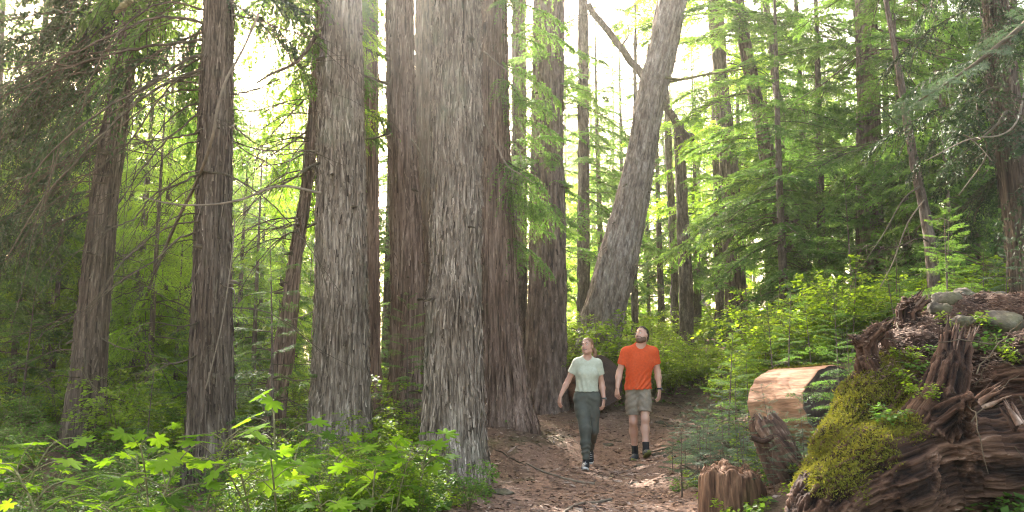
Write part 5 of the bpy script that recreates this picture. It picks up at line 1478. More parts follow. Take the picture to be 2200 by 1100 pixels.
fl.cone(at(2130, 905, 4.5), at(2240, 930, 4.3), 0.13, 0.17, 0.08, True)
fl.cone(at(2105, 1020, 4.45), at(2260, 1050, 4.3), 0.20, 0.30, 0.10, True)
V, Q = fl.mesh()
def limb_coords(V, chains):
    """For each vertex: distance along and offsets across the limb it belongs to, so that the grain follows the wood."""
    best = np.full(len(V), 1e9); out = np.zeros((len(V), 3)); sid = np.zeros(len(V))
    for ci, (pts, rad, kk) in enumerate(chains):
        P = smooth_path(pts, 16) if len(pts) > 2 else np.linspace(pts[0], pts[-1], 6)
        rr = np.interp(np.linspace(0, 1, len(P)), np.linspace(0, 1, len(rad)), rad)
        T = unit(np.gradient(P, axis=0)); A = unit(np.cross(T, (0.25, 1.0, 0.15))); B = np.cross(T, A)
        s = np.concatenate(([0], np.cumsum(np.linalg.norm(np.diff(P, axis=0), axis=1))))
        for i in range(len(P) - 1):
            ab = P[i + 1] - P[i]; t = np.clip((V - P[i]) @ ab / (ab @ ab), 0, 1)
            off = V - P[i] - t[:, None] * ab; d = np.linalg.norm(off, axis=1) - rr[i]
            m = d < best
            best[m] = d[m]; out[m] = np.stack((off @ A[i], off @ B[i], s[i] + t * (s[i + 1] - s[i])), -1)[m]; sid[m] = ci
    return out, sid
V, Q = subdivide(V, Q)
Nn = vnormals(V, Q)
Lc, sid = limb_coords(V, CH)
Lc += 0.006 * np.stack([vnoise(V * 6, 70 + k) for k in range(3)], -1) + sid[:, None] * 3.7
soil = np.clip((V[:, 2] - 1.32) / 0.15, 0, 1) * np.isin(sid, (2, 3, 4))
r1 = 1 - np.abs(vnoise(Lc * (17, 17, 0.9), 75)); r2 = 1 - np.abs(vnoise(Lc * (42, 42, 2.2), 76)); r3 = vnoise(Lc * (95, 95, 5.0), 77)
soft = fbm(V * 7, 78, 4)
V2 = V + Nn * ((1 - soil) * (0.024 * (r1 - 0.66) + 0.028 * (r2 - 0.6) + 0.011 * r3) + (0.008 + 0.030 * soil) * soft)[:, None]
tint = np.clip((1 - soil) * (0.02 + 0.55 * (r1 - 0.35) + 0.42 * (r2 - 0.35) + 0.16 * r3 + 0.12 * vnoise(V * 3, 79)) + soil * (0.36 + 0.3 * soft), 0, 1)  # shade painted into the grooves, highlights onto the ridges
mb = MB(); mb.add(V2, Q, None, 0, tint); ro = mb.build('root_mass', MAT['root_wood'], up)
ga = ro.data.attributes.new('grain', 'FLOAT_VECTOR', 'POINT')
ga.data.foreach_set('vector', (Lc + soil[:, None] * V * 0.6).astype(np.float32).ravel())
for ci, nsp, ln_, rad0 in ((1, 46, 0.16, 0.075), (8, 14, 0.07, 0.02), (11, 26, 0.09, 0.04), (6, 20, 0.10, 0.05), (10, 12, 0.09, 0.02), (7, 14, 0.08, 0.035), (9, 8, 0.05, 0.014), (5, 14, 0.09, 0.04)):
    mb = MB()                                                    # splintered fibres at the broken ends
    pts = CH[ci][0]; d0 = unit(pts[-1] - pts[-2]); a0 = unit(np.cross(d0, (0.3, 1, 0.2))); b0 = np.cross(d0, a0)
    for q in range(nsp):
        an = rr_.uniform(0, 6.28); rq = rad0 * rr_.uniform(0.35, 1.0); l = ln_ * rr_.uniform(0.35, 1.2)
        p = pts[-1] - d0 * 0.05 + (a0 * math.cos(an) + b0 * math.sin(an)) * rq
        dv = unit(d0 + (a0 * math.cos(an) + b0 * math.sin(an)) * rr_.uniform(-0.1, 0.25) + rr_.normal(0, 0.06, 3)); s4 = np.linspace(0, 1, 5)
        tube(mb, p + dv * ((l + 0.05) * s4)[:, None] + rr_.normal(0, 0.002, (5, 3)), np.array((1, 0.9, 0.65, 0.38, 0.06)) * rr_.uniform(0.006, 0.016), 5, 0, rr_.uniform(0.25, 0.95), False)
    mb.build('splinters', MAT['grey_wood'], up)
# moss cushions on the left shoulder and along the top of the bole
def project(V):
    z = V[:, 2] - CAMZ
    fw = V[:, 1] * math.cos(PITCH) + z * math.sin(PITCH)
    return CX + F * V[:, 0] / fw, CY - F * (-V[:, 1] * math.sin(PITCH) + z * math.cos(PITCH)) / fw
ctr = np.stack([at(1790, 990, 4.85), at(1840, 935, 5.0), at(1880, 860, 5.1), at(1905, 800, 5.2), at(1765, 1040, 4.7), at(1960, 820, 5.3), at(1800, 1035, 4.45), at(1860, 985, 4.55), at(1930, 930, 4.65)])
rad_ = np.array((0.20, 0.20, 0.20, 0.14, 0.16, 0.12, 0.13, 0.13, 0.10))
dm = np.min(np.linalg.norm(V[:, None, :] - ctr[None], axis=-1) / rad_[None], axis=1) + 0.35 * vnoise(V * 9, 81) - 0.45 * (Nn[:, 2] - 0.3) + 0.25 * np.clip(Nn[:, 0], -0.2, 1)
w = dm + rr_.uniform(-0.32, 0.32, len(dm)) < 0.92
ids = np.nonzero(w)[0]; ids = rr_.choice(ids, 32000) if len(ids) else ids
b = V2[ids] + rr_.normal(0, 0.007, (len(ids), 3))
dd = unit(Nn[ids] * 0.7 + rr_.normal(0, 0.7, b.shape) + (0, 0, -0.1)); ln = rr_.uniform(0.010, 0.026, len(ids))
Vm, Qm = leaf_quads(b - dd * 0.004, dd, ln, ln * 0.16, unit(rr_.normal(0, 1, b.shape)))
mb = MB(); mb.add(Vm, Qm, None, 0, np.repeat(np.clip(0.45 + 0.3 * vnoise(b * 7, 83) + rr_.normal(0, 0.14, len(ids)), 0, 1), 4))
mb.build('moss', MAT['moss'], up)
# needles and soil caught on the upper mound
sel = np.nonzero((V[:, 2] > 1.15) & (Nn[:, 2] > 0.15) & (V[:, 1] > 5.05))[0]
ids = rr_.choice(sel, 16000)
b = V2[ids] + Nn[ids] * 0.004; a = rr_.uniform(0, 6.28, len(ids))
dd = unit(np.stack((np.cos(a), np.sin(a), rr_.normal(-0.1, 0.3, len(ids))), -1)); ln = rr_.uniform(0.010, 0.04, len(ids))
Vm, Qm = leaf_quads(b, dd, ln, np.clip(ln * 0.14, 0.001, 0.006), unit(Nn[ids] + rr_.normal(0, 0.3, b.shape)))
mb = MB(); mb.add(Vm, Qm, None, 0, np.repeat(np.clip(rr_.normal(0.45, 0.2, len(ids)), 0, 1), 4)); mb.build('debris', MAT['litter'], up)
for k in range(20):                                              # thin bare rootlets
    mb = MB()
    p = V2[rr_.choice(sel)] if k % 2 else at(rr_.uniform(2080, 2200), rr_.uniform(740, 960), rr_.uniform(4.4, 5.0))
    s = np.linspace(0, 1, 10); l = rr_.uniform(0.2, 0.6); d3 = unit(rr_.normal(0, 1, 3) + (-0.2, -0.4, 0.0))
    tube(mb, p + d3 * (l * s)[:, None] + np.array((0, 0, -1.0)) * (l * rr_.uniform(0.1, 0.6) * s ** 2)[:, None] + rr_.normal(0, 0.006, (10, 3)), np.linspace(0.0042, 0.0014, 10), 4, 0, 0.5, False)
    mb.build('rootlet', MAT['twig'], up)
# small leafy plants rooted on the mound
for k, (px, py) in enumerate([(1985, 790), (1960, 830), (2010, 760), (2060, 700), (2110, 705), (1940, 770), (2150, 740), (1995, 850), (1930, 900), (2185, 770), (2130, 1095), (2060, 1090), (2160, 1060), (1990, 1110)]):
    i = np.argmin((project(V)[0] - px) ** 2 + (project(V)[1] - py) ** 2 + np.where(Nn[:, 1] > 0.3, 1e6, 0)) if py < 1000 else None
    p = V2[i] if i is not None else ground_px(px, py)
    low[k % 2].put(p - (0, 0, 0.02), rr_.uniform(0, 6), rr_.uniform(0.6, 1.0), 'small green seedling growing on the mossy uprooted stump' if py < 1000 else 'small seedling in the dark hollow below the uprooted stump', 'seedlings on the uprooted stump' if py < 1000 else 'seedlings below the uprooted stump')

for px, py, Y, k, sc_, lab in ((1800, 935, 6.75, 0, 0.40, 'blue-green hemlock sapling half hiding the dark cut end of the pinkish log'), (1838, 905, 6.7, 1, 0.60, 'feathery hemlock sapling between the pinkish log and the uprooted stump'),
                               (1716, 1010, 6.3, 2, 0.42, 'little fir seedling in the gap between the slab and the mossy stump'), (1765, 985, 6.1, 2, 0.36, 'little fir seedling right against the mossy shoulder of the stump'), (1690, 935, 7.0, 2, 0.4, 'little fir seedling under the pinkish log')):
    p = at(px, py, Y); p[2] = gz1(p[0], p[1])
    saps[k].put(p, rr_.uniform(0, 6), sc_ if k else sc_ * 1.3, lab, 'saplings around the logs')

# rocks
def rock(p, size, seed, label, group=None):
    n = 22
    u = np.linspace(0, np.pi, n); v = np.linspace(0, 2 * np.pi, 2 * n, endpoint=False)
    U, W = np.meshgrid(u, v, indexing='ij')
    S = np.stack((np.sin(U) * np.cos(W), np.sin(U) * np.sin(W), np.cos(U)), -1).reshape(-1, 3)
    r = 1 + 0.32 * vnoise(S * 1.4 + seed, seed) + 0.14 * vnoise(S * 3.1, seed + 1) + 0.05 * vnoise(S * 8, seed + 2) + 0.02 * vnoise(S * 20, seed + 3)
    for q in range(5):                                          # a few broken, flattish faces
        fn_ = unit(np.random.default_rng(seed * 7 + q).normal(0, 1, 3)); h_ = (S * r[:, None]) @ fn_
        r = np.where(h_ > 0.78, r * (0.78 + 0.12 * (h_ - 0.78)) / np.maximum(h_, 1e-6), r)
    Vr = S * r[:, None] * np.asarray(size)
    i = np.arange(n - 1)[:, None] * 2 * n; j = np.arange(2 * n)[None, :]; j2 = (j + 1) % (2 * n)
    Qr = np.stack((i + j, i + 2 * n + j, i + 2 * n + j2, i + j2), -1).reshape(-1, 4)
    mb = MB(); mb.add(Vr + p, Qr, None, 0, np.clip(0.5 + 0.35 * vnoise(S * 2.2, seed + 5), 0, 1))
    o = mb.build('rock', MAT['rock'], loc=p)
    return tag(o, label, 'rock', group)
rock(at(2150, 700, 5.5), (0.145, 0.14, 0.10), 91, 'largest rounded grey rock on top of the uprooted stump')
rock(at(2070, 640, 5.85), (0.10, 0.10, 0.07), 92, 'pale flat rock crowning the very top of the stump mound')
rock(at(2030, 646, 5.7), (0.085, 0.08, 0.06), 93, 'grey rock with mossy top left of the crowning rock')
rock(at(2018, 668, 5.6), (0.07, 0.07, 0.06), 94, 'small pale rock just above the twisted prong')
rock(at(2140, 650, 5.75), (0.14, 0.12, 0.07), 95, 'mossy brown rock at the right top of the stump mound')
rock(at(2068, 690, 5.35), (0.07, 0.06, 0.04), 96, 'small tan rock embedded in the middle of the mound')
for k, (px, py, s, lab) in enumerate([(1418, 905, 0.10, 'pale flat stone where the trail bends, left one'), (1445, 911, 0.09, 'pale flat stone where the trail bends, right one'), (1436, 978, 0.06, 'light stone at the right trail edge beside a sapling'),
                                      (1416, 976, 0.075, 'flat grey stone on the trail right of the man shoes'), (1306, 948, 0.08, 'dark stone on the trail between the two hikers'), (1376, 996, 0.07, 'dark flat stone in front of the man shoes'),
                                      (1360, 1030, 0.05, 'small brown stone on the trail below the man'), (1075, 1055, 0.13, 'grey rock at the foot of the palest cedar'), (1480, 940, 0.04, 'small stone on the far right of the trail')]):
    p = ground_px(px, py); rock(p, (s * 1.2, s, s * 0.42), 110 + k, lab)

# sticks on the trail
def stick(pts, r, label, mat='twig_grey', forks=()):
    P = np.stack([ground_px(*q) for q in pts]); P[:, 2] += r * 0.9
    P = smooth_path(P, 40)
    P[:, 2] = np.maximum(P[:, 2], ground_at(P[:, 0], P[:, 1]) + r * 0.7)
    P[:, :2] += 0.012 * np.stack([vnoise(np.stack((np.arange(40) * 0.4, np.full(40, q + r * 900), np.zeros(40)), -1), 97) for q in (0.4, 5.4)], -1)
    t = thing('stick', label, 'stick', P[0])
    mb = MB(); tube(mb, P, np.linspace(r * 0.6, r, 40) * (1 + 0.15 * vnoise(np.stack((np.arange(40) * 0.9, np.zeros(40), np.zeros(40)), -1), 98)), 8)
    mb.build('main_stem', MAT[mat], t)
    mb = MB()
    for f in (14, 27):
        s = np.linspace(0, 1, 6)
        tube(mb, P[f] + np.stack((0.12 * s, -0.05 * s * (1 if f > 20 else -1), 0.03 * s), -1), np.linspace(r * 0.45, r * 0.2, 6), 5); break
    mb.build('twig', MAT[mat], t)
stick([(1131, 997), (1160, 1008), (1195, 1020), (1235, 1028), (1276, 1032)], 0.017, 'long pale curved stick lying across the left of the trail below the woman')
stick([(1206, 1101), (1222, 1088), (1245, 1078), (1280, 1073), (1312, 1067)], 0.017, 'pale bent stick at the very front of the trail')
stick([(1255, 1013), (1290, 1015), (1320, 1017)], 0.008, 'thin dark twig on the trail right of the woman shoe', 'twig')
stick([(1385, 968), (1410, 965), (1442, 963)], 0.018, 'short brown stick on the trail just right of the man shoes', 'twig')
stick([(1217, 930), (1228, 938), (1241, 948)], 0.008, 'thin pale twig on the bank left of the woman knees')
stick([(1195, 918), (1203, 930), (1215, 935)], 0.007, 'short curled pale twig on the bank below the furrowed fir')
stick([(1060, 962), (1100, 985), (1130, 1000)], 0.010, 'brown twig on the bank right of the palest cedar', 'twig')
stick([(1300, 938), (1315, 940), (1335, 941)], 0.012, 'short dark stick on the trail behind the two hikers', 'twig')

# ---------------------------------------------------------------- people
def skin_mat(name, base, red):
    m, N, L, b = new_mat(name)
    nt = m.node_tree
    nz = noise_node(nt, 14, 4, 0.6)
    r = ramp(nt, [(0.3, base), (0.75, red)])
    L.new(nz.outputs['Fac'], r.inputs[0]); L.new(r.outputs[0], b.inputs['Base Color'])
    b.inputs['Roughness'].default_value = 0.5
    b.inputs['Subsurface Weight'].default_value = 0.15
    b.inputs['Subsurface Radius'].default_value = (0.012, 0.005, 0.003)
    return m
MAT['skin_m'] = skin_mat('skin_fair', (0.50, 0.30, 0.225), (0.46, 0.25, 0.18))
MAT['skin_w'] = skin_mat('skin_warm', (0.47, 0.27, 0.195), (0.43, 0.225, 0.155))
MAT['hair_m'] = plain_mat('dark_brown_hair', (0.030, 0.019, 0.013), 0.6, 0.5, 60, 0.3, 0.6, 0.004, (1, 1, 0.25))
MAT['hair_w'] = plain_mat('auburn_hair', (0.16, 0.075, 0.035), 0.5, 0.45, 60, 0.4, 0.6, 0.004, (1, 1, 0.25))
MAT['beard'] = plain_mat('short_beard', (0.115, 0.065, 0.043), 0.8, 0.35, 120, 0.2)
MAT['brow'] = plain_mat('eyebrow_hair', (0.05, 0.03, 0.02), 0.8, 0.3, 120, 0.2)
MAT['orange'] = plain_mat('orange_knit', (0.50, 0.066, 0.016), 0.85, 0.14, 40, 0.2, 0.25, 0.003)
MAT['sage'] = plain_mat('sage_jersey', (0.41, 0.415, 0.32), 0.85, 0.10, 30, 0.2, 0.2, 0.003)
MAT['khaki'] = plain_mat('khaki_cloth', (0.20, 0.165, 0.125), 0.85, 0.14, 30, 0.2, 0.3, 0.004)
MAT['pine'] = plain_mat('grey_green_cloth', (0.068, 0.070, 0.057), 0.75, 0.15, 26, 0.3, 0.3, 0.004)
MAT['black'] = plain_mat('black_cloth', (0.012, 0.013, 0.016), 0.8, 0.3, 30, 0.3)
MAT['shoe_m'] = plain_mat('dark_slate_shoe', (0.030, 0.038, 0.046), 0.7, 0.3, 40, 0.3, 0.3, 0.002)
MAT['sole_m'] = plain_mat('olive_sole', (0.17, 0.18, 0.05), 0.8, 0.3, 40, 0.3)
MAT['sole_w'] = plain_mat('white_sole', (0.62, 0.62, 0.60), 0.7, 0.08, 40, 0.3)
MAT['eye_white'] = plain_mat('eye_white', (0.55, 0.52, 0.48), 0.3, 0.05, 40, 0.5)
MAT['iris'] = plain_mat('iris', (0.03, 0.02, 0.015), 0.3, 0.2, 40, 0.5)
MAT['lips'] = plain_mat('lips', (0.36, 0.12, 0.10), 0.5, 0.1, 60, 0.4)
MAT['teeth'] = plain_mat('teeth', (0.72, 0.69, 0.64), 0.35, 0.04, 60, 0.5)
MAT['mouth'] = plain_mat('mouth_inside', (0.06, 0.018, 0.016), 0.7, 0.2, 60, 0.3)
MAT['metal'] = plain_mat('watch_case', (0.10, 0.11, 0.11), 0.35, 0.2, 60, 0.5)

class Head:
    """Head frame: local (x to picture-right of the face, f forward, u up) to person space."""
    def __init__(s, c, yaw, pitch, roll=0.0):
        s.c = np.asarray(c, float)
        Fw = np.array((-math.sin(yaw) * math.cos(pitch), -math.cos(yaw) * math.cos(pitch), math.sin(pitch)))
        X = np.array((math.cos(yaw), -math.sin(yaw), 0.0)); U = np.cross(Fw, X)
        s.M = np.stack((X * math.cos(roll) + U * math.sin(roll), Fw, U * math.cos(roll) - X * math.sin(roll)))
    def p(s, x, f, u):
        return s.c + np.array((x, f, u)) @ s.M
    def loc(s, P):
        return (P - s.c) @ s.M.T

def head_prims(fd, H, k=1.0, female=False):
    e = lambda c, r, kk=0.02, sub=False: fd.ell(H.p(*[q * k for q in c]), [q * k for q in r], H.M, kk * k, sub)
    e((0, -0.012, 0.034), (0.074, 0.094, 0.084))
    e((0, 0.026, -0.032), (0.060 if not female else 0.057, 0.068, 0.080), 0.03)
    e((0, 0.066, -0.092), (0.026 if not female else 0.021, 0.022, 0.019), 0.035)
    for s in (-1, 1):
        e((s * 0.036, 0.058, -0.030), (0.024, 0.024, 0.022), 0.025)
        e((s * 0.046, 0.012, -0.072), (0.022, 0.04, 0.022), 0.03)
        e((s * 0.076, -0.004, -0.006), (0.008, 0.019, 0.030), 0.008)
    fd.cone(H.p(-0.036 * k, 0.080 * k, 0.026 * k), H.p(0.036 * k, 0.080 * k, 0.026 * k), 0.011 * k, 0.011 * k, 0.02 * k)
    for s in (-1, 1):
        e((s * 0.031, 0.099, 0.007), (0.016, 0.013, 0.010), 0.012, True)
    fd.cone(H.p(0, 0.088 * k, 0.016 * k), H.p(0, 0.113 * k, -0.026 * k), 0.008 * k, 0.012 * k, 0.012 * k)
    for s in (-1, 1):
        e((s * 0.012, 0.100, -0.030), (0.009, 0.010, 0.008), 0.008)

def hand(fd, wrist, d, n, side, k=1.0, curl=0.5):
    """Palm, four unequal bent fingers and a thumb. d: along the hand, n: out of the back of the hand, side: +1/-1 picks the thumb side."""
    d = unit(d); n = unit(np.asarray(n, float) - d * (np.dot(n, d))); t = np.cross(d, n) * side
    w = np.asarray(wrist, float)
    sq = (*n, 0.62)
    for q in (-0.026, -0.009, 0.009, 0.026):
        fd.cone(w + d * 0.012 * k + t * q * 0.55 * k, w + d * 0.092 * k + t * q * 1.08 * k, 0.016 * k, 0.0135 * k, 0.012 * k, sq=sq)
    for q, L, ex in ((0.029, 0.072, 0.0), (0.0105, 0.082, -0.04), (-0.0085, 0.076, 0.03), (-0.027, 0.060, 0.12)):
        p = w + d * 0.094 * k + t * q * 1.10 * k; a = 0.18
        dirn = d + t * q * 2.2
        for i, (f, r0, r1) in enumerate(((0.44, 0.0088, 0.0080), (0.31, 0.0080, 0.0073), (0.25, 0.0073, 0.0062))):
            a += (curl + ex) * (0.55, 0.75, 0.5)[i]
            q2 = p + (unit(dirn) * math.cos(a) - n * math.sin(a)) * L * f * k
            fd.cone(p, q2, r0 * k, r1 * k, 0.004)
            p = q2
    p = w + d * 0.028 * k + t * 0.026 * k
    for f, a, r0, r1 in ((0.040, 0.75, 0.0125, 0.0105), (0.032, 0.45, 0.0105, 0.0090), (0.026, 0.25, 0.0090, 0.0072)):
        q2 = p + unit(d * math.cos(a) + t * math.sin(a) - n * 0.35) * f * k
        fd.cone(p, q2, r0 * k, r1 * k, 0.008 if f == 0.04 else 0.004)
        p = q2

def sdf_part(fd, name, mat, person, wrinkle=None, keep=None, smooth=True):
    V, Q = fd.mesh()
    if wrinkle is not None:
        V = V + vnormals(V, Q) * wrinkle(V)[:, None]
    mb = MB(); mb.add(V, Q)
    o = bpy.data.objects.new(name, mb.mesh(name, MAT[mat], smooth=smooth)); COL.objects.link(o); o.parent = person
    return o

def shoe(person, ankle, toe_dir, toe_pitch, L, upper, sole, heel=None):
    """Shoe: upper of one skin, welt sole, laces. heel: ground point under the heel (person space)."""
    f = np.array((toe_dir[0], toe_dir[1], 0)); f = unit(f)
    X = np.cross(f, (0, 0, 1.0))
    Fw = f * math.cos(toe_pitch) + np.array((0, 0, math.sin(toe_pitch))); U = np.cross(X, Fw)
    M = np.stack((X, Fw, U))
    fd = Field((-0.065, -0.075, -0.01), (0.065, L - 0.03, 0.125), 0.0045)
    fd.cone((0, -0.028, 0.045), (0, 0.02, 0.05), 0.036, 0.040, 0.02)
    fd.cone((0, 0.0, 0.055), (0, -0.005, 0.105), 0.037, 0.041, 0.02)
    fd.cone((0, 0.02, 0.055), (0.003, L * 0.45, 0.036), 0.042, 0.040, 0.03)
    fd.ell((0.002, L * 0.52, 0.026), (0.044, 0.080, 0.032), None, 0.03)
    fd.cut((0, 0, 0.016), (0, 0, -1))
    V, Q = fd.mesh()
    org = np.asarray(heel, float)
    tr_ = lambda V: org + (V - np.array((0, -0.05, 0.0))) @ M
    mb = MB(); mb.add(tr_(V), Q)
    o = bpy.data.objects.new('shoe', mb.mesh('shoe', MAT[upper])); COL.objects.link(o); o.parent = person
    y = np.linspace(-0.070, L * 0.52 + 0.082, 40)
    wd = np.interp(y, [-0.070, -0.055, -0.02, 0.05, L * 0.5, L * 0.52 + 0.05, L * 0.52 + 0.082], [0.008, 0.030, 0.040, 0.038, 0.048, 0.035, 0.008])
    ring = np.concatenate((np.stack((wd, y), -1), np.stack((-wd, y), -1)[::-1]))
    k = len(ring); lv = [(0.0, 0.94), (0.006, 1.0), (0.020, 1.02), (0.026, 0.96)]
    Vs = np.concatenate([np.concatenate((ring * (s, 1.0), np.full((k, 1), z + 0.0)), 1) for z, s in lv] + [[[0, 0.05, 0.0]], [[0, 0.05, 0.026]]])
    Vs[:, 2] += 0.018 * np.clip((Vs[:, 1] - L * 0.42) / 0.1, 0, 1) ** 2
    i = np.arange(k); j = (i + 1) % k
    Qs = np.concatenate([np.stack((a * k + i, a * k + j, a * k + k + j, a * k + k + i), -1) for a in range(3)])
    Ts = np.concatenate((np.stack((j, i, np.full(k, 4 * k)), -1), np.stack((3 * k + i, 3 * k + j, np.full(k, 4 * k + 1)), -1)))
    mb = MB(); mb.add(tr_(Vs), Qs, Ts)
    s_ = bpy.data.objects.new('sole', mb.mesh('sole', MAT[sole])); COL.objects.link(s_); s_.parent = o
    mb = MB()
    for q in range(4):
        yy = 0.045 + q * 0.024; zz = 0.098 - q * 0.010
        tube(mb, tr_(np.array([(-0.026, yy, zz - 0.012), (0, yy + 0.003, zz), (0.026, yy, zz - 0.012)])), 0.0032, 5)
    l_ = bpy.data.objects.new('laces', mb.mesh('laces', MAT['eye_white' if sole == 'sole_w' else 'khaki'])); COL.objects.link(l_); l_.parent = o

def face_bits(person, H, k, female):
    def add(name, mat, build):
        mb = MB(); build(mb)
        o = bpy.data.objects.new(name, mb.mesh(name, MAT[mat])); COL.objects.link(o); o.parent = person; return o
    def ball(mb, c, r, n=12):
        u, v = np.meshgrid(np.linspace(0, np.pi, n), np.linspace(0, 2 * np.pi, 2 * n, endpoint=False), indexing='ij')
        S = np.stack((np.sin(u) * np.cos(v) * r[0], np.cos(u) * r[1], np.sin(u) * np.sin(v) * r[2]), -1).reshape(-1, 3) * k
        i = np.arange(n - 1)[:, None] * 2 * n; j = np.arange(2 * n)[None, :]; j2 = (j + 1) % (2 * n)
        mb.add(H.p(*[q * k for q in c]) + S @ H.M, np.stack((i + j, i + j2, i + 2 * n + j2, i + 2 * n + j), -1).reshape(-1, 4))
    for s in (-1, 1):
        e = add('eye', 'eye_white', lambda mb: ball(mb, (s * 0.031, 0.083, 0.007), (0.0125, 0.0105, 0.0078)))
        mb = MB(); ball(mb, (s * 0.031 - 0.001, 0.0905, 0.009), (0.0055, 0.0040, 0.0055))
        o = bpy.data.objects.new('iris', mb.mesh('iris', MAT['iris'])); COL.objects.link(o); o.parent = e
        add('eyebrow', 'brow', lambda mb: tube(mb, smooth_path([H.p(s * 0.014 * k, 0.094 * k, 0.030 * k), H.p(s * 0.032 * k, 0.092 * k, 0.036 * k), H.p(s * 0.050 * k, 0.078 * k, 0.029 * k)], 8), np.array((.0045, .005, .005, .0045, .004, .0035, .003, .002)) * k, 6))
    w = 0.029 if female else 0.027; op = 0.013 if female else 0.006
    yy = 0.085 if not female else 0.082
    add('mouth', 'mouth', lambda mb: ball(mb, (0, yy, -0.056), (w, 0.012, op * 0.9)))
    add('teeth', 'teeth', lambda mb: ball(mb, (0, yy + 0.0035, -0.0525), (w * 0.82, 0.011, 0.0048 if female else 0.0042)))
    def lip(mb):
        for u0, sg in ((-0.056 + op, 0.25), (-0.056 - op, 1.0)):
            P = [H.p(x * k, (yy + 0.011 - 0.016 * (abs(x) / w) ** 2) * k, (u0 * (1 - (abs(x) / w) ** 2) + (-0.050) * (abs(x) / w) ** 2) * k) for x in np.linspace(-w, w, 9)]
            tube(mb, smooth_path(P, 18), (0.0022 + 0.0026 * np.sin(np.linspace(0, np.pi, 18))) * k, 6)
    add('lips', 'lips', lip)

def watch(person, wrist, d, r, strap, female):
    d = unit(d); A = unit(np.cross(d, (0.2, 1, 0.1))); B = np.cross(d, A)
    mb = MB()
    th = np.linspace(0, 2 * np.pi, 28, endpoint=False)
    rings = []
    for s, q in ((-0.011, 0.0), (-0.011, 0.004), (0.011, 0.004), (0.011, 0.0)):
        rings.append(wrist + d * s + (r + q) * (np.cos(th)[:, None] * A + np.sin(th)[:, None] * B))
    Vw = np.concatenate(rings); i = np.arange(28); j = (i + 1) % 28
    mb.add(Vw, np.concatenate([np.stack((a * 28 + i, a * 28 + j, a * 28 + 28 + j, a * 28 + 28 + i), -1) for a in range(3)]))
    o = bpy.data.objects.new('watch', mb.mesh('watch', MAT[strap])); COL.objects.link(o); o.parent = person
    face = unit(np.array((0.75 if not female else 0.5, -0.65, 0.1))); face = unit(face - d * np.dot(face, d)); sd = np.cross(d, face)
    c = wrist + face * (r + 0.003)
    mb = MB(); V8 = []
    for z, s in ((0, 1.0), (0.007, 1.0), (0.009, 0.8)):
        V8.append(c + face * z + 0.016 * s * (np.cos(th)[:, None] * d + np.sin(th)[:, None] * sd))
    Vc = np.concatenate(V8 + [[c + face * 0.009]])
    mb.add(Vc, np.concatenate([np.stack((a * 28 + i, a * 28 + j, a * 28 + 28 + j, a * 28 + 28 + i), -1) for a in range(2)]), np.stack((56 + i, 56 + j, np.full(28, 84)), -1))
    q = bpy.data.objects.new('watch_case', mb.mesh('watch_case', MAT['metal'])); COL.objects.link(q); q.parent = o

def legpt(a, b, t):
    return np.asarray(a) + (np.asarray(b) - np.asarray(a)) * t

# ---------------- the man
pm = at(1375, 984, 11.5)
pm[2] = float(ground_at(pm[0], pm[1])[0])
man = thing('person', 'man in orange t-shirt and khaki shorts walking and looking up to the side', 'person', pm)
gl = lambda x, y, p: float(ground_at(p[0] + x, p[1] + y)[0]) - p[2]
J = dict(neck=(0.028, 0.015, 1.50), sl=(-0.165, 0.0, 1.435), sr=(0.215, 0.01, 1.440), el=(-0.255, 0.03, 1.165), er=(0.272, 0.05, 1.175),
         wl=(-0.295, -0.06, 0.965), wr=(0.282, 0.0, 0.935), hl=(-0.095, 0.0, 0.93), hr=(0.075, -0.01, 0.93), kl=(-0.085, -0.03, 0.515), kr=(0.050, -0.19, 0.555))
J = {a: np.array(b) for a, b in J.items()}
gB, gF = gl(-0.055, 0.13, pm), gl(0.05, -0.24, pm)
J['al'] = np.array((-0.045, 0.14, 0.100 + gB)); J['ar'] = np.array((0.045, -0.235, 0.115 + gF))
HM = Head((0.052, -0.035, 1.668), R(42), R(14), R(8))
def man_torso(fd, o=0.0, k=0.05):
    fd.ell((-0.005, 0.005, 0.955), (0.158 + o, 0.112 + o, 0.13 + o), None, k)
    fd.ell((0.0, 0.0, 1.12), (0.152 + o, 0.102 + o, 0.17 + o), None, k)
    fd.ell((0.018, 0.0, 1.30), (0.178 + o, 0.112 + o, 0.19 + o), None, k)
    fd.cone(J['sl'] + (0.03, 0, -0.005), J['sr'] + (-0.03, 0, -0.005), 0.062 + o, 0.062 + o, k)
    for s in ('sl', 'sr'):
        fd.cone(J['neck'] + (0, 0.012, 0.02), J[s] + ((0.05, 0, 0.01) if s == 'sl' else (-0.05, 0, 0.01)), 0.048 + o, 0.048 + o, k)
def man_arm(fd, s, o=0.0, k=0.03):
    S, E, W = J['s' + s], J['e' + s], J['w' + s]
    fd.chain([S, legpt(S, E, 0.35), E], [0.058 + o, 0.050 + o, 0.040 + o], k)
    if o == 0:
        fd.chain([E, legpt(E, W, 0.3), W], [0.040, 0.042, 0.026], k, )
bd = Field((-0.42, -0.42, -0.02), (0.42, 0.32, 1.86), 0.0048)
man_torso(bd)
for s in 'lr':
    man_arm(bd, s)
    h_, k_, a_ = J['h' + s], J['k' + s], J['a' + s]
    bd.chain([h_, legpt(h_, k_, 0.5), k_], [0.076, 0.072, 0.052], 0.04)
    cal = legpt(k_, a_, 0.33) + (0, 0.022, 0)
    bd.chain([k_, cal, legpt(k_, a_, 0.75) + (0, 0.006, 0), a_], [0.050, 0.056, 0.038, 0.035], 0.03)
    bd.ell(k_ + (0, -0.028, 0.0), (0.034, 0.030, 0.045), None, 0.03)
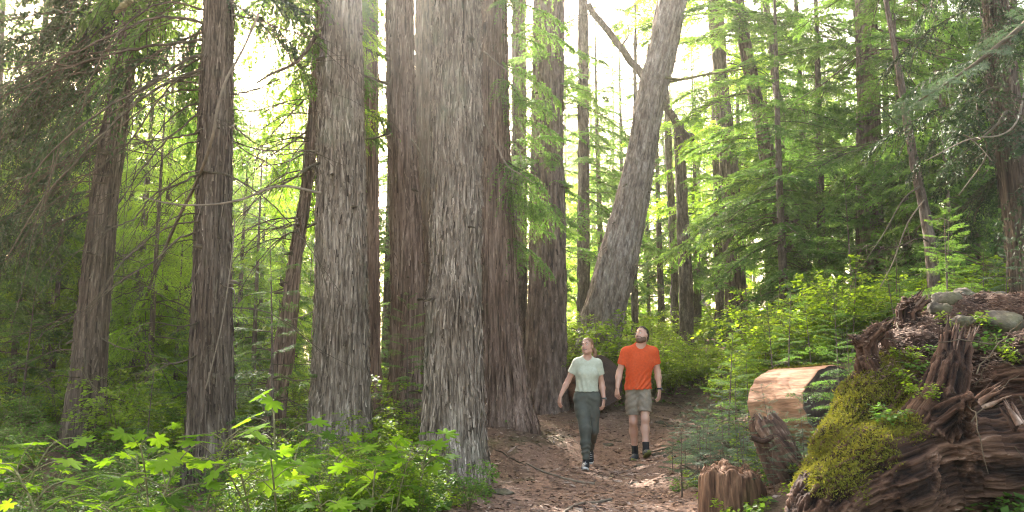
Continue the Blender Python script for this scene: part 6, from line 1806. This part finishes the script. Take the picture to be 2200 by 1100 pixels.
bd.cone(J['neck'] + (0, 0, -0.05), HM.p(0, -0.022, -0.055), 0.060, 0.056, 0.035)
head_prims(bd, HM, 1.0)
hand(bd, J['wl'], unit(J['wl'] - J['el']) + (0.05, -0.05, -0.5), (-0.75, -0.55, 0.1), 1, 1.0, 0.62)
hand(bd, J['wr'], (-0.10, -0.15, -1.0), (0.75, -0.6, 0.0), -1, 1.0, 0.35)
sdf_part(bd, 'body', 'skin_m', man)
# t-shirt
def sleeve_cut(fd, S, E, t, r=0.13):
    p = legpt(S, E, t); n = unit(E - S)
    fd.cut(p, n, p - r, p + r)
sh = Field((-0.40, -0.25, 0.84), (0.42, 0.28, 1.60), 0.0056)
sl_ = {}
for s in 'lr':
    q = Field((-0.40, -0.25, 0.84), (0.42, 0.28, 1.60), 0.0056)
    S, E = J['s' + s], J['e' + s]
    q.cone(S, legpt(S, E, 0.8), 0.072, 0.067, 0.0)
    p = legpt(S, E, 0.60); q.cut(p, unit(E - S + np.array((0.0, 0, -0.06))))
    sl_[s] = q.f
man_torso(sh, 0.017)
sh.chain([(-0.005, 0.0, 1.15), (-0.015, 0.0, 0.90)], [0.138, 0.182], 0.05, sq=(0, 1, 0, 0.80))
for s in 'lr':
    hh = np.clip(0.5 + 0.5 * (sh.f - sl_[s]) / 0.04, 0, 1); sh.f = sh.f + (sl_[s] - sh.f) * hh - 0.04 * hh * (1 - hh)
sh.cut((0, 0, 0.940), (0.05, 0, -1))
sh.cone(J['neck'] + (0, -0.02, 0.0), HM.p(0, -0.01, -0.03), 0.066, 0.075, 0.01, True)
def man_wr(V):
    dg = (V[:, 0] * 0.75 + V[:, 2] * 1.0)
    w = np.clip((1.32 - V[:, 2]) / 0.2, 0, 1)
    f1 = np.sin((V[:, 2] * 1.0 - V[:, 0] * 1.15) * 84 + 4.5 * vnoise(V * 6, 3)) * (0.4 + 0.6 * vnoise(V * 4, 4))
    return 0.008 * f1 * w + 0.006 * vnoise(V * (9, 9, 6), 5) * (0.5 + w)
sdf_part(sh, 't_shirt', 'orange', man, man_wr)
# shorts
st = Field((-0.30, -0.40, 0.50), (0.30, 0.30, 1.06), 0.0056)
st.ell((-0.005, 0.0, 0.955), (0.156, 0.114, 0.12), None, 0.05)
for s in 'lr':
    q = Field((-0.30, -0.40, 0.50), (0.30, 0.30, 1.06), 0.0056)
    h_, k_ = J['h' + s], J['k' + s]
    q.chain([h_ + (0, 0, -0.01), legpt(h_, k_, 0.45), k_], [0.089, 0.094, 0.088], 0.03)
    p = legpt(h_, k_, 0.80); q.cut(p, unit(k_ - h_))
    hh = np.clip(0.5 + 0.5 * (st.f - q.f) / 0.03, 0, 1); st.f = st.f + (q.f - st.f) * hh - 0.03 * hh * (1 - hh)
st.cut((0, 0, 0.965), (0, 0, 1))
def cloth_wr(amp, fz=30):
    return lambda V: amp * (np.sin((V[:, 2] + 0.55 * np.abs(V[:, 0])) * fz * 2.1 + 5 * vnoise(V * 6, 13)) * (0.35 + 0.65 * vnoise(V * 4, 14)) + 0.8 * vnoise(V * (10, 10, 6), 15))
sdf_part(st, 'shorts', 'khaki', man, cloth_wr(0.007, 40))
mb = MB()
for s in 'lr':
    sk = Field((-0.16, -0.36, 0.03), (0.16, 0.26, 0.42), 0.005)
    k_, a_ = J['k' + s], J['a' + s]
    sk.chain([legpt(k_, a_, 0.70), a_, a_ - (0, 0, 0.04)], [0.047, 0.041, 0.042], 0.02)
    sk.cut(legpt(k_, a_, 0.74), unit(k_ - a_))
    sdf_part(sk, 'sock', 'black', man)
shoe(man, J['al'], (-0.35, -0.93), R(0), 0.215, 'shoe_m', 'sole_m', J['al'] + np.array((0.02, 0.055, 0)) * (1, 1, 0) + (0, 0, -0.100))
shoe(man, J['ar'], (0.06, -1.0), R(20), 0.215, 'shoe_m', 'sole_m', J['ar'] + np.array((0.0, 0.045, -0.108)))
# hair and beard follow the head
def hair_field(H, grow, h=0.0045):
    lo = H.c - 0.17; hi = H.c + 0.17
    return Field(lo, hi, h)
hf = hair_field(HM, 0)
hf.ell(HM.p(0, -0.016, 0.037), (0.081, 0.099, 0.092), HM.M, 0.0)
hf.ell(HM.p(0, -0.060, -0.015), (0.064, 0.052, 0.075), HM.M, 0.03)
V, Q = hf.mesh()
def trim(V, Q, keep):
    kq = keep[Q].all(1); u = np.unique(Q[kq]); rm = np.full(len(V), -1); rm[u] = np.arange(len(u)); return V[u], rm[Q[kq]]
lc = HM.loc(V)
hairline = lc[:, 1] < np.where(lc[:, 2] > 0.06, 0.066 + 0.25 * (lc[:, 2] - 0.09) - 0.022 * (np.abs(lc[:, 0]) > 0.035), np.where(lc[:, 2] > -0.005, 0.030 - 0.02, -0.028))
V, Q = trim(V, Q, hairline & (lc[:, 2] > -0.085))
V = V + vnormals(V, Q) * (0.004 * vnoise(HM.loc(V) * 60, 7) + 0.003)[:, None]
mb = MB(); mb.add(V, Q); o = bpy.data.objects.new('hair', mb.mesh('hair', MAT['hair_m'])); COL.objects.link(o); o.parent = man
bf = hair_field(HM, 0)
bf.ell(HM.p(0, 0.026, -0.036), (0.0635, 0.0725, 0.083), HM.M, 0.02)
bf.ell(HM.p(0, 0.066, -0.094), (0.030, 0.027, 0.023), HM.M, 0.03)
for s in (-1, 1):
    bf.ell(HM.p(s * 0.046, 0.012, -0.072), (0.026, 0.044, 0.026), HM.M, 0.03)
V, Q = bf.mesh(); lc = HM.loc(V)
mouth_gap = (np.abs(lc[:, 0]) < 0.030) & (np.abs(lc[:, 2] + 0.056) < 0.009) & (lc[:, 1] > 0.06)
keep = (lc[:, 2] < np.where(np.abs(lc[:, 0]) < 0.034, -0.037, -0.038 + 0.9 * np.clip(0.02 - lc[:, 1], 0, 0.05))) & (lc[:, 1] > -0.012) & (lc[:, 2] > -0.13) & ~mouth_gap
V, Q = trim(V, Q, keep)
mb = MB(); mb.add(V, Q); o = bpy.data.objects.new('beard', mb.mesh('beard', MAT['beard'])); COL.objects.link(o); o.parent = man
face_bits(man, HM, 1.0, False)
watch(man, J['wr'] + (0, 0, 0.012), (-0.02, -0.1, -1.0), 0.030, 'black', False)

# ---------------- the woman
pw = at(1259, 1001, 11.05)
pw[2] = float(ground_at(pw[0], pw[1])[0])
wom = thing('person', 'woman in pale sage t-shirt and dark grey-green trousers walking, smiling upwards', 'person', pw)
J = dict(neck=(0.030, 0.015, 1.385), sl=(-0.105, 0.0, 1.335), sr=(0.172, 0.01, 1.325), el=(-0.220, 0.05, 1.100), er=(0.222, 0.05, 1.075),
         wl=(-0.325, -0.02, 0.905), wr=(0.238, -0.05, 0.865), hl=(-0.055, 0.0, 0.86), hr=(0.095, 0.0, 0.86), kl=(-0.015, -0.15, 0.495), kr=(0.095, 0.02, 0.475))
J = {a: np.array(b) for a, b in J.items()}
gF, gB = gl(-0.01, -0.22, pw), gl(0.085, 0.30, pw)
J['al'] = np.array((-0.015, -0.21, 0.100 + gF)); J['ar'] = np.array((0.085, 0.37, 0.165 + gB))
HW = Head((0.034, -0.030, 1.548), R(31), R(8), R(4))
def wom_torso(fd, o=0.0, k=0.05):
    fd.ell((0.018, 0.005, 0.885), (0.158 + o, 0.118 + o, 0.12 + o), None, k)
    fd.ell((0.02, 0.0, 1.05), (0.115 + o, 0.085 + o, 0.16 + o), None, k)
    fd.ell((0.032, 0.0, 1.21), (0.132 + o, 0.092 + o, 0.155 + o), None, k)
    for s in (-1, 1):
        fd.ell((0.030 + s * 0.062, -0.066, 1.195), (0.056 + o, 0.050 + o, 0.055 + o), None, 0.04)
    fd.cone(J['sl'] + (0.02, 0, -0.005), J['sr'] + (-0.02, 0, -0.005), 0.048 + o, 0.048 + o, k)
    for s in ('sl', 'sr'):
        fd.cone(J['neck'] + (0, 0.01, 0.015), J[s] + ((0.04, 0, 0.01) if s == 'sl' else (-0.04, 0, 0.01)), 0.036 + o, 0.038 + o, k)
bd = Field((-0.46, -0.36, -0.02), (0.36, 0.48, 1.72), 0.0048)
wom_torso(bd)
for s in 'lr':
    S, E, W = J['s' + s], J['e' + s], J['w' + s]
    bd.chain([S, legpt(S, E, 0.35), E], [0.046, 0.043, 0.034], 0.03)
    bd.chain([E, legpt(E, W, 0.3), W], [0.034, 0.035, 0.0225], 0.025)
    h_, k_, a_ = J['h' + s], J['k' + s], J['a' + s]
    bd.chain([h_, legpt(h_, k_, 0.5), k_, legpt(k_, a_, 0.35) + (0, 0.015, 0), a_], [0.085, 0.070, 0.048, 0.048, 0.032], 0.03)
bd.cone(J['neck'] + (0, 0, -0.04), HW.p(0, -0.022, -0.05), 0.049, 0.046, 0.03)
head_prims(bd, HW, 0.93, True)
hand(bd, J['wl'], (-0.16, -0.12, -1.0), (-0.8, -0.5, 0.2), 1, 0.9, 0.45)
hand(bd, J['wr'], (-0.14, -0.2, -1.0), (0.8, -0.5, 0.0), -1, 0.9, 0.5)
sdf_part(bd, 'body', 'skin_w', wom)
sh = Field((-0.34, -0.25, 0.86), (0.36, 0.26, 1.48), 0.0052)
wom_torso(sh, 0.015)
sh.chain([(0.025, 0.0, 1.12), (0.018, 0.0, 0.94)], [0.122, 0.138], 0.06, sq=(0, 1, 0, 0.85))
for s in 'lr':
    q = Field((-0.34, -0.25, 0.86), (0.36, 0.26, 1.48), 0.0052)
    S, E = J['s' + s], J['e' + s]
    q.cone(S, legpt(S, E, 0.8), 0.060, 0.060, 0.0)
    q.cut(legpt(S, E, 0.56), unit(E - S))
    hh = np.clip(0.5 + 0.5 * (sh.f - q.f) / 0.035, 0, 1); sh.f = sh.f + (q.f - sh.f) * hh - 0.035 * hh * (1 - hh)
sh.cut((0, 0, 0.965), (0, 0, -1))
sh.cone(J['neck'] + (0, -0.02, 0.0), HW.p(0, -0.01, -0.02), 0.056, 0.064, 0.01, True)
def wom_wr(V):
    w = np.clip((1.20 - V[:, 2]) / 0.15, 0, 1)
    return 0.0095 * w * np.sin((V[:, 0] * 1.0 + V[:, 2] * 0.25) * 88 + 4 * vnoise(V * 5, 21)) * (0.4 + 0.6 * vnoise(V * (6, 6, 2), 22)) + 0.004 * vnoise(V * (9, 9, 6), 23)
sdf_part(sh, 't_shirt', 'sage', wom, wom_wr)
tr_f = Field((-0.24, -0.34, 0.05), (0.28, 0.50, 1.02), 0.0056)
tr_f.ell((0.018, 0.005, 0.895), (0.166, 0.128, 0.125), None, 0.05)
for s in 'lr':
    h_, k_, a_ = J['h' + s], J['k' + s], J['a' + s]
    tr_f.chain([h_ + (0.0, 0, 0.01), legpt(h_, k_, 0.4), k_, legpt(k_, a_, 0.45) + (0, 0.01, 0), legpt(k_, a_, 0.92)], [0.104, 0.094, 0.077, 0.066, 0.048], 0.03)
    tr_f.cut(legpt(k_, a_, 0.93), unit(a_ - k_), legpt(k_, a_, 0.93) - 0.11, legpt(k_, a_, 0.93) + 0.11)
tr_f.cut((0, 0, 0.978), (0, 0, 1))
sdf_part(tr_f, 'trousers', 'pine', wom, cloth_wr(0.006, 31))
for s in 'lr':
    sk = Field((-0.10, -0.30, 0.02), (0.18, 0.46, 0.36), 0.005)
    k_, a_ = J['k' + s], J['a' + s]
    sk.chain([legpt(k_, a_, 0.82), a_, a_ - (0, 0, 0.03)], [0.036, 0.034, 0.035], 0.02)
    sdf_part(sk, 'sock', 'black', wom)
shoe(wom, J['al'], (-0.16, -1.0), R(4), 0.195, 'black', 'sole_w', J['al'] + np.array((0.0, 0.05, -0.100)))
shoe(wom, J['ar'], (0.02, -1.0), R(-38), 0.195, 'black', 'sole_w', J['ar'] + np.array((0.0, 0.085, -0.045)))
k = 0.93
hf = hair_field(HW, 0)
hf.ell(HW.p(0, -0.016 * k, 0.036 * k), (0.080 * k, 0.100 * k, 0.090 * k), HW.M, 0.0)
hf.ell(HW.p(0, -0.055 * k, -0.02), (0.060, 0.050, 0.060), HW.M, 0.03)
V, Q = hf.mesh(); lc = HW.loc(V) / k
V, Q = trim(V, Q, (lc[:, 1] < np.where(lc[:, 2] > 0.055, 0.062 + 0.1 * (lc[:, 2] - 0.09), np.where(lc[:, 2] > 0.0, 0.022 + 0.3 * lc[:, 2], -0.022))) & (lc[:, 2] > -0.075))
V = V + vnormals(V, Q) * (0.0025 * vnoise(HW.loc(V) * (70, 25, 70), 7) + 0.001)[:, None]
mb = MB(); mb.add(V, Q)
pt = smooth_path([HW.p(0.01, -0.10, -0.005), HW.p(0.035, -0.125, -0.03), HW.p(0.055, -0.115, -0.085), HW.p(0.055, -0.095, -0.14)], 16)
tube(mb, pt, 0.026 * np.array((0.6, 0.8, .95, 1, 1.05, 1.1, 1.1, 1.1, 1.05, 1, .95, .9, .8, .7, .5, .25)), 10)
o = bpy.data.objects.new('hair', mb.mesh('hair', MAT['hair_w'])); COL.objects.link(o); o.parent = wom
face_bits(wom, HW, k, True)
watch(wom, J['wr'] + (0.0, 0, 0.010), (-0.1, -0.15, -1.0), 0.0265, 'pine', True)

# ---------------------------------------------------------------- haze: a closed box of pale air round everything
hm = bpy.data.materials.new('haze_air')
hm.use_nodes = True
hn = hm.node_tree.nodes
hn.remove(hn['Principled BSDF'])
pv = hn.new('ShaderNodeVolumePrincipled')
pv.inputs['Color'].default_value = (0.96, 0.98, 0.93, 1)
pv.inputs['Density'].default_value = 0.0014
pv.inputs['Anisotropy'].default_value = 0.82
hm.node_tree.links.new(pv.outputs[0], hn['Material Output'].inputs['Volume'])
a, b_, c, d_, e, f_ = -300, 300, -140, 440, -8, 32
V = [(x, y, z) for z in (e, f_) for (x, y) in ((a, c), (b_, c), (b_, d_), (a, d_))]
hz = MB().add(V, [(3, 2, 1, 0), (4, 5, 6, 7), (0, 1, 5, 4), (1, 2, 6, 5), (2, 3, 7, 6), (3, 0, 4, 7)])
tag(hz.build('haze', hm, smooth=False), kind='stuff')
